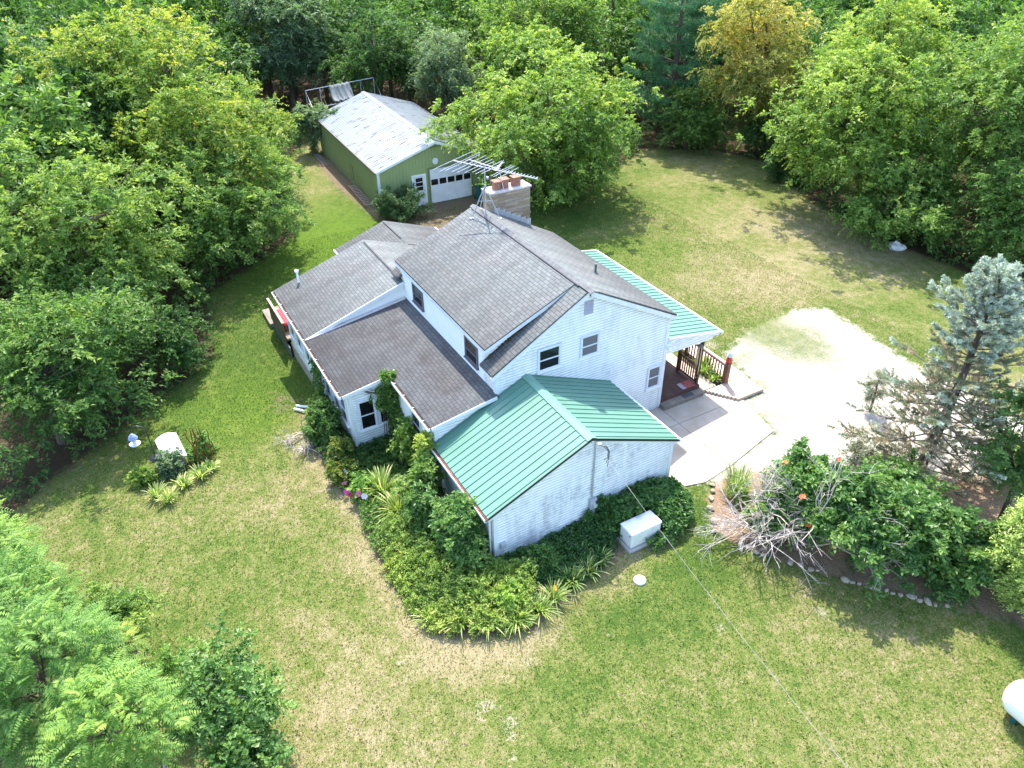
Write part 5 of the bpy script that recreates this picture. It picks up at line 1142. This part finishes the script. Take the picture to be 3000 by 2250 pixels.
twiggy('dead_shrub', (7.35,-1.0), 'bleached leafless dead shrub leaning out of the glossy shrub', 34, 2.5, .50, (-.05,-.40,.85), M['deadtwig'], 3)
twiggy('dead_branches', (8.5,-.5), 'bare grey branches sticking up through the middle of the glossy shrubs', 6, 3.6, .28, (.15,-.2,1), M['deadtwig'], 12)
br = empty('broken_branch', (7.6,-19.0,0), 'long pale bare branch rising through the bottom left bushes', 'branch')
b = MB(); rg = np.random.RandomState(14)
BP = [Vector(q) for q in ((6.23,-19.96,1.6),(6.03,-19.31,2.2),(5.95,-18.89,2.65),(5.67,-18.31,3.4),(6.12,-18.12,3.1),(6.53,-18.08,2.95),(6.16,-18.41,2.9))]
b.tube([Vector((BP[0].x+.5,BP[0].y-.4,0)), BP[0], BP[1], BP[2], BP[3]], [.05,.042,.034,.026,.010], 6)
for i, q in ((1,BP[4]),(2,BP[5]),(2,BP[6]),(1,BP[6])):
    m = (BP[i]+q)/2; b.tube([BP[i], m, q], [.022,.015,.006], 5, caps=False)
    for k in range(7): p = BP[i]+(q-BP[i])*rg.uniform(.3,1); b.tube([p, p+(q-BP[i]).normalized()*.25+Vector(rg.normal(size=3)*.22)], [.008,.003], 4, caps=False)
for k in range(9): p = BP[2]+(BP[3]-BP[2])*rg.uniform(.1,.9); b.tube([p, p+Vector((rg.normal()*.2,rg.uniform(-.1,.4),rg.uniform(.05,.4)))], [.008,.003], 4, caps=False)
o = b.build('limbs', M['deadtwig']); attach(o, br)
for k, (x, y, d, lb) in enumerate(((-5.6,-13.2,(.3,-1,.18),'pale cut branches piled at the bed edge nearest the drain pipes'), (-4.9,-13.1,(.6,-1,.12),'thin dry brush pile spilling onto the lawn by the bay'))):
    twiggy('brush_pile', (x,y), lb, 6, 1.1, .35, d, M['deadtwig'], 20+k, cat='brush', z0=float(gz(x,y))+.06)
# grassy clumps: arching blades
def blades(name, base, n, h, w, lean, mat, label, seed, cat='plant', group=None, tint0=.42, z0=None, arch=.75, rad_=.14, parent=None, dry=.15):
    rng = np.random.RandomState(seed); z0 = float(gz(*base)) if z0 is None else z0
    a = rng.uniform(0, 2*PI, n); l = h*rng.uniform(.55,1.15,n); out = rng.uniform(.15,1,n)*lean; K = 6
    t = np.linspace(0,1,K+1)[None]; dx, dy = np.cos(a)[:,None], np.sin(a)[:,None]
    ho = (out*l)[:,None]*t**1.3+rng.uniform(0,rad_,n)[:,None]; zz = l[:,None]*(t-arch*out[:,None]*t**2.4*.85); zz = np.maximum(zz, .02)
    C = np.stack([dx*ho, dy*ho, zz], -1); wd = w*rng.uniform(.7,1.3,n)[:,None]*np.sin(np.clip(.12+t*.88,0,1)*PI)**.6; B = np.stack([-dy+0*t, dx+0*t, .25+0*t+0*dx], -1)
    Lf, Rt = C-B*(wd/2)[...,None], C+B*(wd/2)[...,None]
    q = np.stack([Lf[:,:-1], Rt[:,:-1], Rt[:,1:], Lf[:,1:]], 2).reshape(-1,4,3)
    tint = np.repeat(np.where(rng.rand(n) < dry, .9, tint0)+rng.normal(0,.12,n), K)+np.tile(np.linspace(-.08,.22,K), n)
    if parent is None:
        o = leaf_object(name, q, tint, mat); o.location = (base[0], base[1], z0); tag(o, label, cat, group); return o
    return leaf_object(name, q+np.array([0,0,0]), tint, mat, parent)
# the front flower bed: low cover, shrubs, daylilies, flowers
def patch(name, poly, n, hfun, mat, L, Wd, seed, tint0=.45, slen=.3, nt=4, nl=6, label=None, up=.8):
    rng = np.random.RandomState(seed); A = np.array(poly); P = []
    while len(P) < n:
        X = rng.uniform(A[:,0].min(), A[:,0].max(), 4000); Y = rng.uniform(A[:,1].min(), A[:,1].max(), 4000); ok = poly_mask(X, Y, poly, .02) > .5; P += list(zip(X[ok], Y[ok]))
    P = np.array(P[:n]); h = hfun(P[:,0], P[:,1]); Z = gz(P[:,0], P[:,1])+h*rng.uniform(.25,1,n)**.6; P3 = np.stack([P[:,0], P[:,1], Z], 1)
    O = unit(rng.normal(size=(n,3))*.6+np.array([0,0,.7])); q, tw = spray_leaves(rng, P3, O, slen*rng.uniform(.7,1.3,n), nt, nl, L, Wd, droop=.4, up=up); g0 = gz(q[...,0], q[...,1])+.03; q[...,2] = np.maximum(q[...,2], g0)
    f = fbm(P[:,0], P[:,1], .7, seed, 3); tint = tint0+np.repeat((f-.5)*.9+rng.normal(0,.08,n), nt*nl)+.2*(tw-.5)+rng.normal(0,.08,len(q))
    o = leaf_object(name, q, tint, mat); tag(o, label, 'ground cover', kind='stuff'); return o
def hb(X, Y): e = poly_mask(X, Y, BED, 1.2); return .12+.75*np.clip((e-.5)*2, 0, 1)**.8*(.55+.8*fbm(X, Y, .8, 3, 3))
B1 = [(1.0,-13.0),(4.0,-13.0),(5.3,-12.7),(6.1,-11.6),(6.6,-10.1),(5.2,-9.2),(3.6,-10.6),(2.6,-11.3),(.8,-12.0)]
patch('flower_bed_cover', B1, 1250, hb, LF['bed'], .10, .05, 5, tint0=.50, slen=.34, label='yellow green leafy cover filling the curved front flower bed')
B2 = [(-5.5,-13.1),(-3.1,-13.1),(-.7,-12.8),(1.3,-13.0),(1.6,-11.8),(3.2,-10.5),(3.8,-10.0),(0,-10.2),(-3.5,-10.2),(-3.6,-11.9),(-6.5,-12.0)]
patch('flower_bed_undergrowth', B2, 1500, lambda X, Y: .1+.42*fbm(X, Y, .9, 9, 3), LF['mid'], .10, .055, 6, tint0=.42, slen=.28, label='mixed green undergrowth along the sunroom wall')
B3 = [(3.9,-9.9),(5.2,-9.3),(6.0,-8.3),(5.8,-7.0),(5.2,-6.0),(4.15,-6.0),(4.15,-9.6)]
patch('low_green_cover', B3, 900, lambda X, Y: .12+.55*fbm(X, Y, .9, 12, 3)*np.clip((6.1-X)/1.2, .35, 1), LF['shiny'], .12, .05, 7, tint0=.36, slen=.3, label='low dark green leaves along the annex gable wall')
def ivyh(X, Y): return .15+1.05*np.clip(1-((X-4.6)/1.5)**2, 0, 1)*np.clip(1-((Y+4.5)/1.9)**4, 0, 1)*(.8+.4*fbm(X, Y, 1.3, 4, 2))
def creeper():
    rng = np.random.RandomState(31); r = empty('creeper', (4.5,-4.6,0), 'thick dark green creeper mound against the annex wall behind the generator', 'creeper'); n = 1500
    X = rng.uniform(4.08,6.0,n); Y = rng.uniform(-6.5,-2.75,n); ok = (((X-4.1)/1.95)**2+((Y+4.55)/1.95)**2 < 1) & ~((X > 4.95) & (X < 5.9) & (Y < -4.4)); X, Y = X[ok], Y[ok]
    Z = ivyh(X, Y)*rng.uniform(.35,1,len(X))**.5; P = np.stack([X-4.5, Y+4.6, Z], 1); O = unit(rng.normal(size=P.shape)*.5+np.array([.45,0,.6])); q, tw = spray_leaves(rng, P, O, .24, 3, 7, .13, .085, droop=.5, up=.7); q[...,2] = np.maximum(q[...,2], .03); q[...,0] = np.maximum(q[...,0], -.44)
    leaf_object('foliage', q, .42+rng.normal(0,.16,len(q)), LF['shiny'], r)
    n = 170; s = rng.uniform(0,1,n); Yw = np.where(rng.rand(n) < .55, rng.uniform(-5.9,-5.78,n)*1.0-.12*rng.rand(n), rng.uniform(-6.6,-6.35,n)); Zw = rng.uniform(.1,1.35,n)*np.where(Yw > -6.2,1,.65)
    P = np.stack([np.full(n,4.14)-4.5+rng.uniform(0,.12,n), Yw+4.6, Zw], 1); q, tw = spray_leaves(rng, P, np.tile([[.6,0,-.2]],(n,1)), .15, 3, 4, .12, .09, up=.3); leaf_object('wall_growth', q, .38+rng.normal(0,.15,len(q)), LF['shiny'], r)
creeper()
for k, a in enumerate((
    ('bed_shrub', (.45,-10.75), (.45,-10.85,1.2), .85, 1.2, 'tall leafy shrub at the corner where the annex meets the sunroom', 'mid', .5),
    ('bed_shrub', (-.05,-10.4), (-.1,-10.3,2.05), .38, .75, 'slim pale topped shoot in front of the sunroom window', 'lime', .6),
    ('bed_shrub', (1.75,-11.1), (1.75,-11.1,1.15), .70, 1.15, 'leafy shrub halfway along the annex side wall', 'shiny', .5),
    ('bed_shrub', (3.3,-10.9), (3.3,-10.8,1.45), .85, 1.45, 'tall rose like shrub at the front corner of the annex', 'shiny', .6),
    ('bed_shrub', (2.6,-11.0), (2.6,-10.8,1.1), .75, 1.1, 'dark shrub between the two taller annex side shrubs', 'shiny', .4),
    ('bed_shrub', (-1.8,-10.7), (-1.6,-10.5,1.2), .5, 1.0, 'light shrub below the slim shoot beside the bay', 'lime', .45),
    ('bed_shrub', (-4.9,-12.6), (-4.9,-12.5,.8), .8, .85, 'dark green bush under the bay side windows', 'dark', .7),
    ('bed_shrub', (-6.2,-12.5), (-6.1,-12.4,.55), .75, .7, 'scrubby bush at the foot of the downspout', 'mid', .42),
    ('bed_shrub', (-3.3,-12.6), (-3.3,-12.5,.65), .55, .65, 'small bush with reddening leaves at the bay corner', 'bindweed', .2),
    ('bed_shrub', (-2.4,-12.9), (-2.4,-12.9,.5), .5, .5, 'orange tinged low plant in front of the bay', 'bindweed', .2),
    ('bed_shrub', (4.9,-8.7), (4.9,-8.7,.5), .5, .55, 'rounded dark shrub against the annex gable wall', 'dark', .7),
    ('bed_shrub', (5.6,-10.3), (5.6,-10.3,.55), .45, .5, 'pale feathery green clump in the front bed', 'walnut', .6))):
    shrub(a[0], a[1], a[2], a[3], a[4], LF[a[6]], a[5], seed=200+k, L=.13, Wd=.065, slen=.34, tint0=a[7], dens=1.15, trunk=.025, low=-.9)
hib = shrub('hibiscus', (-1.25,-12.35), (-1.25,-12.35,.42), .65, .48, LF['walnut'], 'low hibiscus with large pink and white flowers at the bed edge', seed=230, L=.14, Wd=.10, slen=.3, tint0=.5, trunk=.02)
for (x, y, z), m_, nm in (((-.40,-.62,.55),'f','flower'), ((.05,-.68,.50),'m','flower'), ((.18,-.60,.42),'r','flower'), ((.48,-.42,.62),'f2','flower'), ((.70,-.25,.62),'w','flower'), ((-.85,-.4,.6),'w2','flower')):
    flower_mesh(nm, [(x,y,z)], simple('petal_'+{'f':'pink','m':'magenta','r':'crimson','f2':'rose','w':'blush_white','w2':'white'}[m_], {'f':(.75,.25,.55),'m':(.62,.08,.36),'r':(.42,.02,.10),'f2':(.70,.14,.45),'w':(.80,.66,.74),'w2':(.8,.78,.74)}[m_], .6), hib, .135, 6)
dl = [(-.85,-11.85,1.2,.045),(.35,-11.75,1.15,.045),(1.6,-12.75,.6,.03),(2.1,-12.2,.85,.035),(5.5,-11.9,.75,.03),(5.9,-11.2,.8,.03),(6.25,-10.4,.8,.03),(6.3,-9.6,.75,.03),(6.1,-9.0,.75,.03),(5.85,-8.2,.75,.03),(5.75,-7.5,.7,.03),(5.55,-6.9,.6,.028),(4.9,-12.6,.6,.03),(5.0,-11.4,.7,.03),(4.35,-10.6,.6,.03),(5.15,-7.3,.6,.03)]
dlb = ['largest pale arching daylily at the bed edge beside the hibiscus','pale arching daylily beside the annex side shrubs','low grassy clump at the left rim of the front bed','arching daylily in front of the dark side shrub','daylily at the lower rim of the curved bed','daylily with browning tips at the lower rim of the bed','daylily with long dry leaves at the front rim of the bed','wide arching daylily at the right front rim of the bed','daylily carrying an orange flower','daylily drooping over the lawn at the right rim','daylily clump nearest the generator pad side','small daylily at the end of the bed by the generator','yellowing daylily in the left front of the bed','grassy clump in the middle of the front bed','grassy clump by the annex corner','grassy clump against the low green cover']
dls = []
for k, (x, y, h, w) in enumerate(dl): dls.append(blades('daylily', (x,y), 150 if h > 1 else 105, h, w, .95, LF['blade'], dlb[k], 300+k, group='daylily clumps in the front bed', tint0=.36, dry=.18))
f = flower_mesh('flower', [(.1,-.05,.72)], simple('yellow_orange_petal', (.75,.36,.03), .6), dls[8], .11, 6)
blades('ornamental_grass', (5.3,-.75), 260, 1.15, .022, .55, LF['blade'], 'upright green grass clump at the patio corner of the mulch bed', 340, tint0=.3, rad_=.35, dry=.06)
shrub('low_bush', (5.75,-1.15), (5.75,-1.15,.5), .5, .55, LF['lime'], 'low yellow green bush beside the upright grass clump', seed=341, L=.08, Wd=.03, slen=.3, tint0=.4)
blades('planter_lily', (-.9,3.2), 150, .85, .03, .8, LF['blade'], 'green strappy leaves spilling from the deck planter', 342, tint0=.25, rad_=.3, z0=.12)
blades('planter_grass', (-.25,3.2), 110, .55, .03, .8, LF['blade'], 'shorter leafy growth at the front end of the deck planter', 343, tint0=.25, rad_=.25, z0=.12)
# island bed round the pedestal
for k, (x, y, h, lb) in enumerate(((-4.9,-18.95,.62,'iris clump with yellow leaves at the front of the island bed'),(-4.45,-18.6,.6,'second iris clump on the front rim of the island bed'),(-5.2,-17.35,.6,'pale tipped iris clump below the rust brown stalks'),(-5.0,-18.0,.55,'iris clump in the middle of the island front'),(-5.45,-17.0,.5,'small iris clump at the right tip of the island bed'))):
    blades('iris', (x,y), 85, h, .04, .8, LF['blade'], lb, 350+k, group='iris clumps in the island bed', tint0=.45)
for k, (x, y, c, rr_, hz, lb, mt) in enumerate(((-6.0,-18.2,.45,.6,.5,'soft green bush in front of the stone pedestal','blue'),(-6.6,-17.0,.55,.5,.6,'pale green bush between the pedestal and the brown stalks','walnut'),(-6.1,-19.2,.35,.55,.4,'bright green plant at the foot of the hook pole','lime'))):
    shrub('island_bush', (x,y), (x,y,c+float(gz(x,y))), rr_, hz, LF[mt], lb, seed=360+k, L=.11, Wd=.05, slen=.3, trunk=.02)
rg = np.random.RandomState(77)
st = empty('dock_stalks', (-6.1,-16.95,float(gz(-6.1,-16.95))), 'rust brown dried seed stalks standing in the island bed', 'plant')
b = MB()
for k in range(16):
    x, y = -6.1+rg.normal()*.20, -16.95+rg.normal()*.22; z = float(gz(x,y)); h = rg.uniform(.8,1.65); dx, dy = rg.normal(size=2)*.12; b.tube([(x,y,z),(x+dx*.5,y+dy*.5,z+h*.45),(x+dx,y+dy,z+h*.8),(x+dx*1.1,y+dy*1.1,z+h)], [.008,.012,.026,.006], 5)
attach(b.build('stalks', M['reed']), st)
# ivy climbing the bay corner of the sunroom
def wall_vine():
    rng = np.random.RandomState(41); r = empty('climbing_vine', (-3.5,-10.1,0), 'leafy vine climbing the bay corner up to the sunroom gutter', 'vine'); n = 330
    z = rng.uniform(.05,2.95,n); y = -10.04-np.abs(rng.normal(0,1,n))*np.where(z > 1.95, .36, .13); y = np.clip(y, -11.2, -10.0); keep = rng.rand(n) < np.clip(.15+z/2.4,0,1); y, z = y[keep], z[keep]
    P = np.stack([-3.58+rng.uniform(0,.18,len(y))+3.5, y+10.1, z], 1); m = 150; xx = rng.uniform(-3.5,-2.1,m); P2 = np.stack([xx+3.5, -10.1-rng.uniform(0,.14,m)+10.1, rng.uniform(.2,2.6,m)*np.clip(1-(xx+3.5)/1.7,.2,1)], 1); P3 = np.stack([rng.uniform(-3.6,-3.2,26)+3.5, rng.uniform(-10.5,-10.1,26)+10.1, rng.uniform(3.0,3.35,26)], 1)
    P = np.concatenate([P,P2,P3]); q, tw = spray_leaves(rng, P, unit(rng.normal(size=P.shape)*.4+np.array([.7,-.25,.0])), .22, 3, 6, .13, .09, up=.4, droop=.5); leaf_object('foliage', q, .38+rng.normal(0,.2,len(q)), LF['mid'], r)
    b = MB()
    for k in range(9):
        a0 = rng.uniform(-11.6,-10.6); b.tube([(0-.10,-.05,2.2+.1*k*.5),(-.11,(a0+10.1)*.5,2.45+rng.normal()*.1),(-.11,a0+10.1,2.62+rng.normal()*.08)], .008, 4, caps=False)
    for k in range(6): b.tube([(-.02,-.1-.1*k,0),(-.0,-.15-.08*k,1.2),(-.0,-.05-.05*k,2.8)], .014, 5, caps=False)
    o = b.build('stems', M['bark']); o.parent = r
    n = 70; r2 = empty('climbing_vine', (-7.2,-11.9,.2), 'sparse vine hanging over the left wall windows beside the downspout', 'vine'); P = np.stack([rng.normal(0,.32,n), -.05-rng.uniform(0,.12,n), rng.uniform(-.2,2.3,n)], 1); q, tw = spray_leaves(rng, P, unit(rng.normal(size=P.shape)*.4+np.array([0,-.6,-.3])), .2, 3, 5, .13, .09, up=.4, droop=.6); leaf_object('foliage', q, .3+rng.normal(0,.15,len(q)), LF['mid'], r2)
    b = MB()
    for k in range(4): b.tube([(-.1+.1*k,-.06,-.4),(0+.05*k,-.07,1),(.1-.1*k,-.06,2.2)], .01, 4, caps=False)
    o = b.build('stems', M['bark']); o.parent = r2
wall_vine()
# spreading juniper at the garage corner: up-arching plumes
def juniper():
    rng = np.random.RandomState(51); r = empty('juniper', (-24.2,-1.45,0), 'dark spiky juniper bush in front of the garage corner', 'bush'); b = MB(); PP = []; OO = []
    for k in range(85):
        a = rng.uniform(0,2*PI); l = rng.uniform(1.1,2.15); el = rng.uniform(.25,1.15); d = np.array([math.cos(a)*math.cos(el), math.sin(a)*math.cos(el), math.sin(el)*.95]); s = np.array([0,0,.15]); e = s+d*l; b.tube([s, e], [.03,.008], 4, caps=False)
        t = rng.uniform(.35,1.02,26); PP.append(s+(e-s)*t[:,None]+rng.normal(size=(26,3))*.09); OO.append(np.tile(d+np.array([0,0,.25]), (26,1)))
    P = np.concatenate(PP); O = unit(np.concatenate(OO)+rng.normal(size=P.shape)*.25); q, tw = spray_leaves(rng, P, O, .26, 3, 6, .13, .035, spread=.3, droop=.05, up=.4); q[...,2] = np.maximum(q[...,2], .05); leaf_object('foliage', q, .45+rng.normal(0,.15,len(q))+.3*(tw-.5), LF['juniper'], r); o = b.build('stems', M['bark']); o.parent = r
juniper()
# near bottom-left growth: compound-leaved walnut suckers and a leafy bush
def fronds(name, base, c, rx, rz, n, label, seed, mat='walnut', fl=.56, cat='tree', tint0=.45, low=-.5, bright=0):
    rng = np.random.RandomState(seed); bz = float(gz(*base)); r = empty(name, (base[0], base[1], bz), label, cat); cc = np.array([c[0]-base[0], c[1]-base[1], c[2]-bz])
    P, d, _ = crown_points(rng, n, cc, rx*.85, rx*.85, rz*.85, .45, 12, .35, low); m = len(P); K = 11
    O = unit(d*np.array([1,1,.5])+rng.normal(size=d.shape)*.45+np.array([0,0,.25])); l = fl*rng.uniform(.65,1.2,m); t = (np.arange(K)+.8)/K
    ax = P[:,None]+O[:,None]*(l[:,None]*t)[...,None]; ax[...,2] -= (.38*l)[:,None]*t**2
    sd = unit(np.cross(O, np.array([0,0,1.])+rng.normal(size=O.shape)*.2)); qs = []; ts = []
    prof = np.sin(np.clip(.25+t*.72,0,1)*PI)**.7*.19
    for s in (-1,1):
        L_ = (fl/.75)*prof[None]*rng.uniform(.85,1.15,(m,K)); D = sd[:,None]*s+O[:,None]*.42+rng.normal(size=(m,K,3))*.10-np.array([0,0,.28]); D = unit(D); C = ax+D*(L_*.52)[...,None]
        N = np.tile(np.array([0,0,1.]),(m,K,1))+sd[:,None]*s*.25+rng.normal(size=(m,K,3))*.15; qs.append(leaf_quads(C.reshape(-1,3), D.reshape(-1,3), N.reshape(-1,3), L_.ravel(), L_.ravel()*.30, .12)); ts.append((tint0+rng.normal(0,.13,m)[:,None]+rng.normal(0,.05,(m,K))+.12*(t-.5)+.12*((P[:,2]-cc[2])/rz)[:,None]+bright).ravel())
    leaf_object('crown', np.concatenate(qs), np.concatenate(ts), LF[mat], r); branch_mesh('trunk', M['bark'], (0,0,-.1), P, rng, .09, r, nlimb=12, ntw=80); return r
fronds('walnut_sapling', (4.7,-22.0), (4.9,-21.5,4.1), 1.9, 2.6, 820, 'tall walnut sapling with long feathery leaves in the bottom left corner', 61)
fronds('walnut_sapling', (2.2,-22.6), (2.1,-22.3,3.2), 1.8, 2.4, 650, 'feathery walnut sapling at the left picture edge', 62, tint0=.5)
fronds('walnut_sapling', (-1.2,-23.6), (-1.1,-23.2,2.8), 1.6, 2.2, 520, 'bright walnut sapling higher up the left picture edge', 63, tint0=.6)
fronds('walnut_sapling', (7.0,-20.7), (6.9,-20.4,3.9), 1.5, 2.2, 470, 'bright walnut sapling at the bottom picture edge', 64, tint0=.6)
fronds('sumac_sapling', (4.1,-20.4), (4.0,-20.3,2.9), 0.8, 1.1, 240, 'yellow flowering sapling among the walnut saplings', 65, 'bed', .3, tint0=.62)
shrub('honeysuckle_bush', (1.9,-20.9), (1.9,-20.6,1.7), 1.5, 1.6, LF['mid'], 'grey green leafy bush behind the walnut saplings', seed=371, L=.12, Wd=.055, slen=.5, tint0=.62, dens=1.2)
shrub('honeysuckle_bush', (6.0,-18.9), (6.0,-18.5,2.2), 1.65, 1.9, LF['shiny'], 'leafy green bush at the bottom edge with the pale bare branch', seed=373, L=.12, Wd=.075, slen=.55, tint0=.62, dens=1.1)
shrub('honeysuckle_bush', (7.6,-18.6), (7.7,-18.5,1.5), 1.3, 1.4, LF['shiny'], 'dark leafy bush cut by the bottom edge', seed=375, L=.12, Wd=.08, slen=.5, tint0=.5, dens=1.1)
shrub('honeysuckle_bush', (4.4,-19.4), (4.4,-19.2,1.3), 1.0, 1.2, LF['walnut'], 'small bright bush between the walnut saplings and the lawn', seed=377, L=.12, Wd=.05, slen=.5, tint0=.5, dens=.9)
# the woodland behind: one mass of distant trees that nobody could count, with a dark leafy floor edge
def woods():
    rng = np.random.RandomState(91); spots = []
    for x in np.arange(-95, 20, 4.2):
        for y in np.arange(-60, 85, 4.2):
            X, Y = x+rng.uniform(-1.6,1.6), y+rng.uniform(-1.6,1.6); spots.append((X, Y))
    Sx = np.array(spots); m = poly_mask(Sx[:,0], Sx[:,1], LAWN, 7.0); far = np.hypot(Sx[:,0]-CAM[0], Sx[:,1]-CAM[1]); ang = np.degrees(np.arctan2(Sx[:,1]-CAM[1], Sx[:,0]-CAM[0])); da = (ang-150.8+180) % 360-180
    keep = (m < .02) & (far > 36) & (np.abs(da) < 50) & (far < 105) & ~((np.abs(Sx[:,0]+33) < 11) & (np.abs(Sx[:,1]-2) < 8.5)); Sx, far = Sx[keep], far[keep]; order = np.argsort(far); Qs = []; Ts = []; b = MB()
    proto = []
    for v in range(5):
        P, d, _ = crown_points(np.random.RandomState(v), 150, (0,0,0), 2.7, 2.7, 4.2, .55, 14, .4, -.8); O = unit(d+np.array([0,0,.3])+rng.normal(size=d.shape)*.3); q, tw = spray_leaves(rng, P, O, 1.0, 3, 7, .36, .19); proto.append((q, np.repeat(rng.normal(0,.1,len(P)),21)+rng.normal(0,.1,len(q))+.15*(tw-.5)))
    for i in order:
        x, y = Sx[i]; e = poly_mask(np.array([x]), np.array([y]), LAWN, 22.0)[0]; hgt = rng.uniform(7.5,11) if e > .18 else rng.uniform(10,15); q, t = proto[rng.randint(5)]; a = rng.uniform(0,6.28); s = rng.uniform(.85,1.2); ca, sa = math.cos(a)*s, math.sin(a)*s
        zs = (hgt-1.0)/8.4; Q = np.stack([q[...,0]*ca-q[...,1]*sa+x, q[...,0]*sa+q[...,1]*ca+y, q[...,2]*zs+hgt-4.2*zs], -1)
        if far[i] > 62: k = rng.rand(len(Q)) < .62; Q, t = Q[k], t[k]
        Qs.append(Q); Ts.append(t+rng.normal(.42,.14)); b.tube([(x,y,-.2),(x,y,hgt*.6)], [.2,.12], 5, caps=False)
    o = leaf_object('woodland', np.concatenate(Qs), np.concatenate(Ts), leaf_mat('woodland_leaf', (.020,.052,.012), (.052,.105,.022), (.130,.185,.040))); tag(o, 'dense mixed woodland closing off the yard behind the garage', 'woodland', kind='stuff')
    t = b.build('trunks', M['bark']); t.parent = o; tag(t, kind='stuff')
    return len(Sx)
woods()
def thicket():
    """low brush at the foot of the tree line."""
    rng = np.random.RandomState(95); L = np.array(LAWN); P = []
    for a, c in zip(L, np.roll(L, -1, 0)):
        n = int(np.hypot(*(c-a))*24)
        if max(a[0], c[0]) > 3 and a[1] > -15: continue
        if max(a[0],c[0]) > 5: continue
        for t in rng.rand(n): P.append(a+(c-a)*t+rng.normal(size=2)*1.1)
    P = np.array(P); m = poly_mask(P[:,0], P[:,1], LAWN, .5) < .75; P = P[m]; n = len(P); z = gz(P[:,0], P[:,1])+rng.uniform(.1,2.0,n)**1.15
    P3 = np.stack([P[:,0], P[:,1], z], 1); q, tw = spray_leaves(rng, P3, unit(rng.normal(size=(n,3))*.7+np.array([0,0,.5])), .5, 4, 8, .15, .08); q[...,2] = np.maximum(q[...,2], gz(q[...,0], q[...,1])+.03)
    o = leaf_object('undergrowth', q, .62+np.repeat(rng.normal(0,.12,n),32)+rng.normal(0,.1,len(q)), LF['dark']); tag(o, 'dark low brush along the foot of the tree line', 'undergrowth', kind='stuff')
thicket()
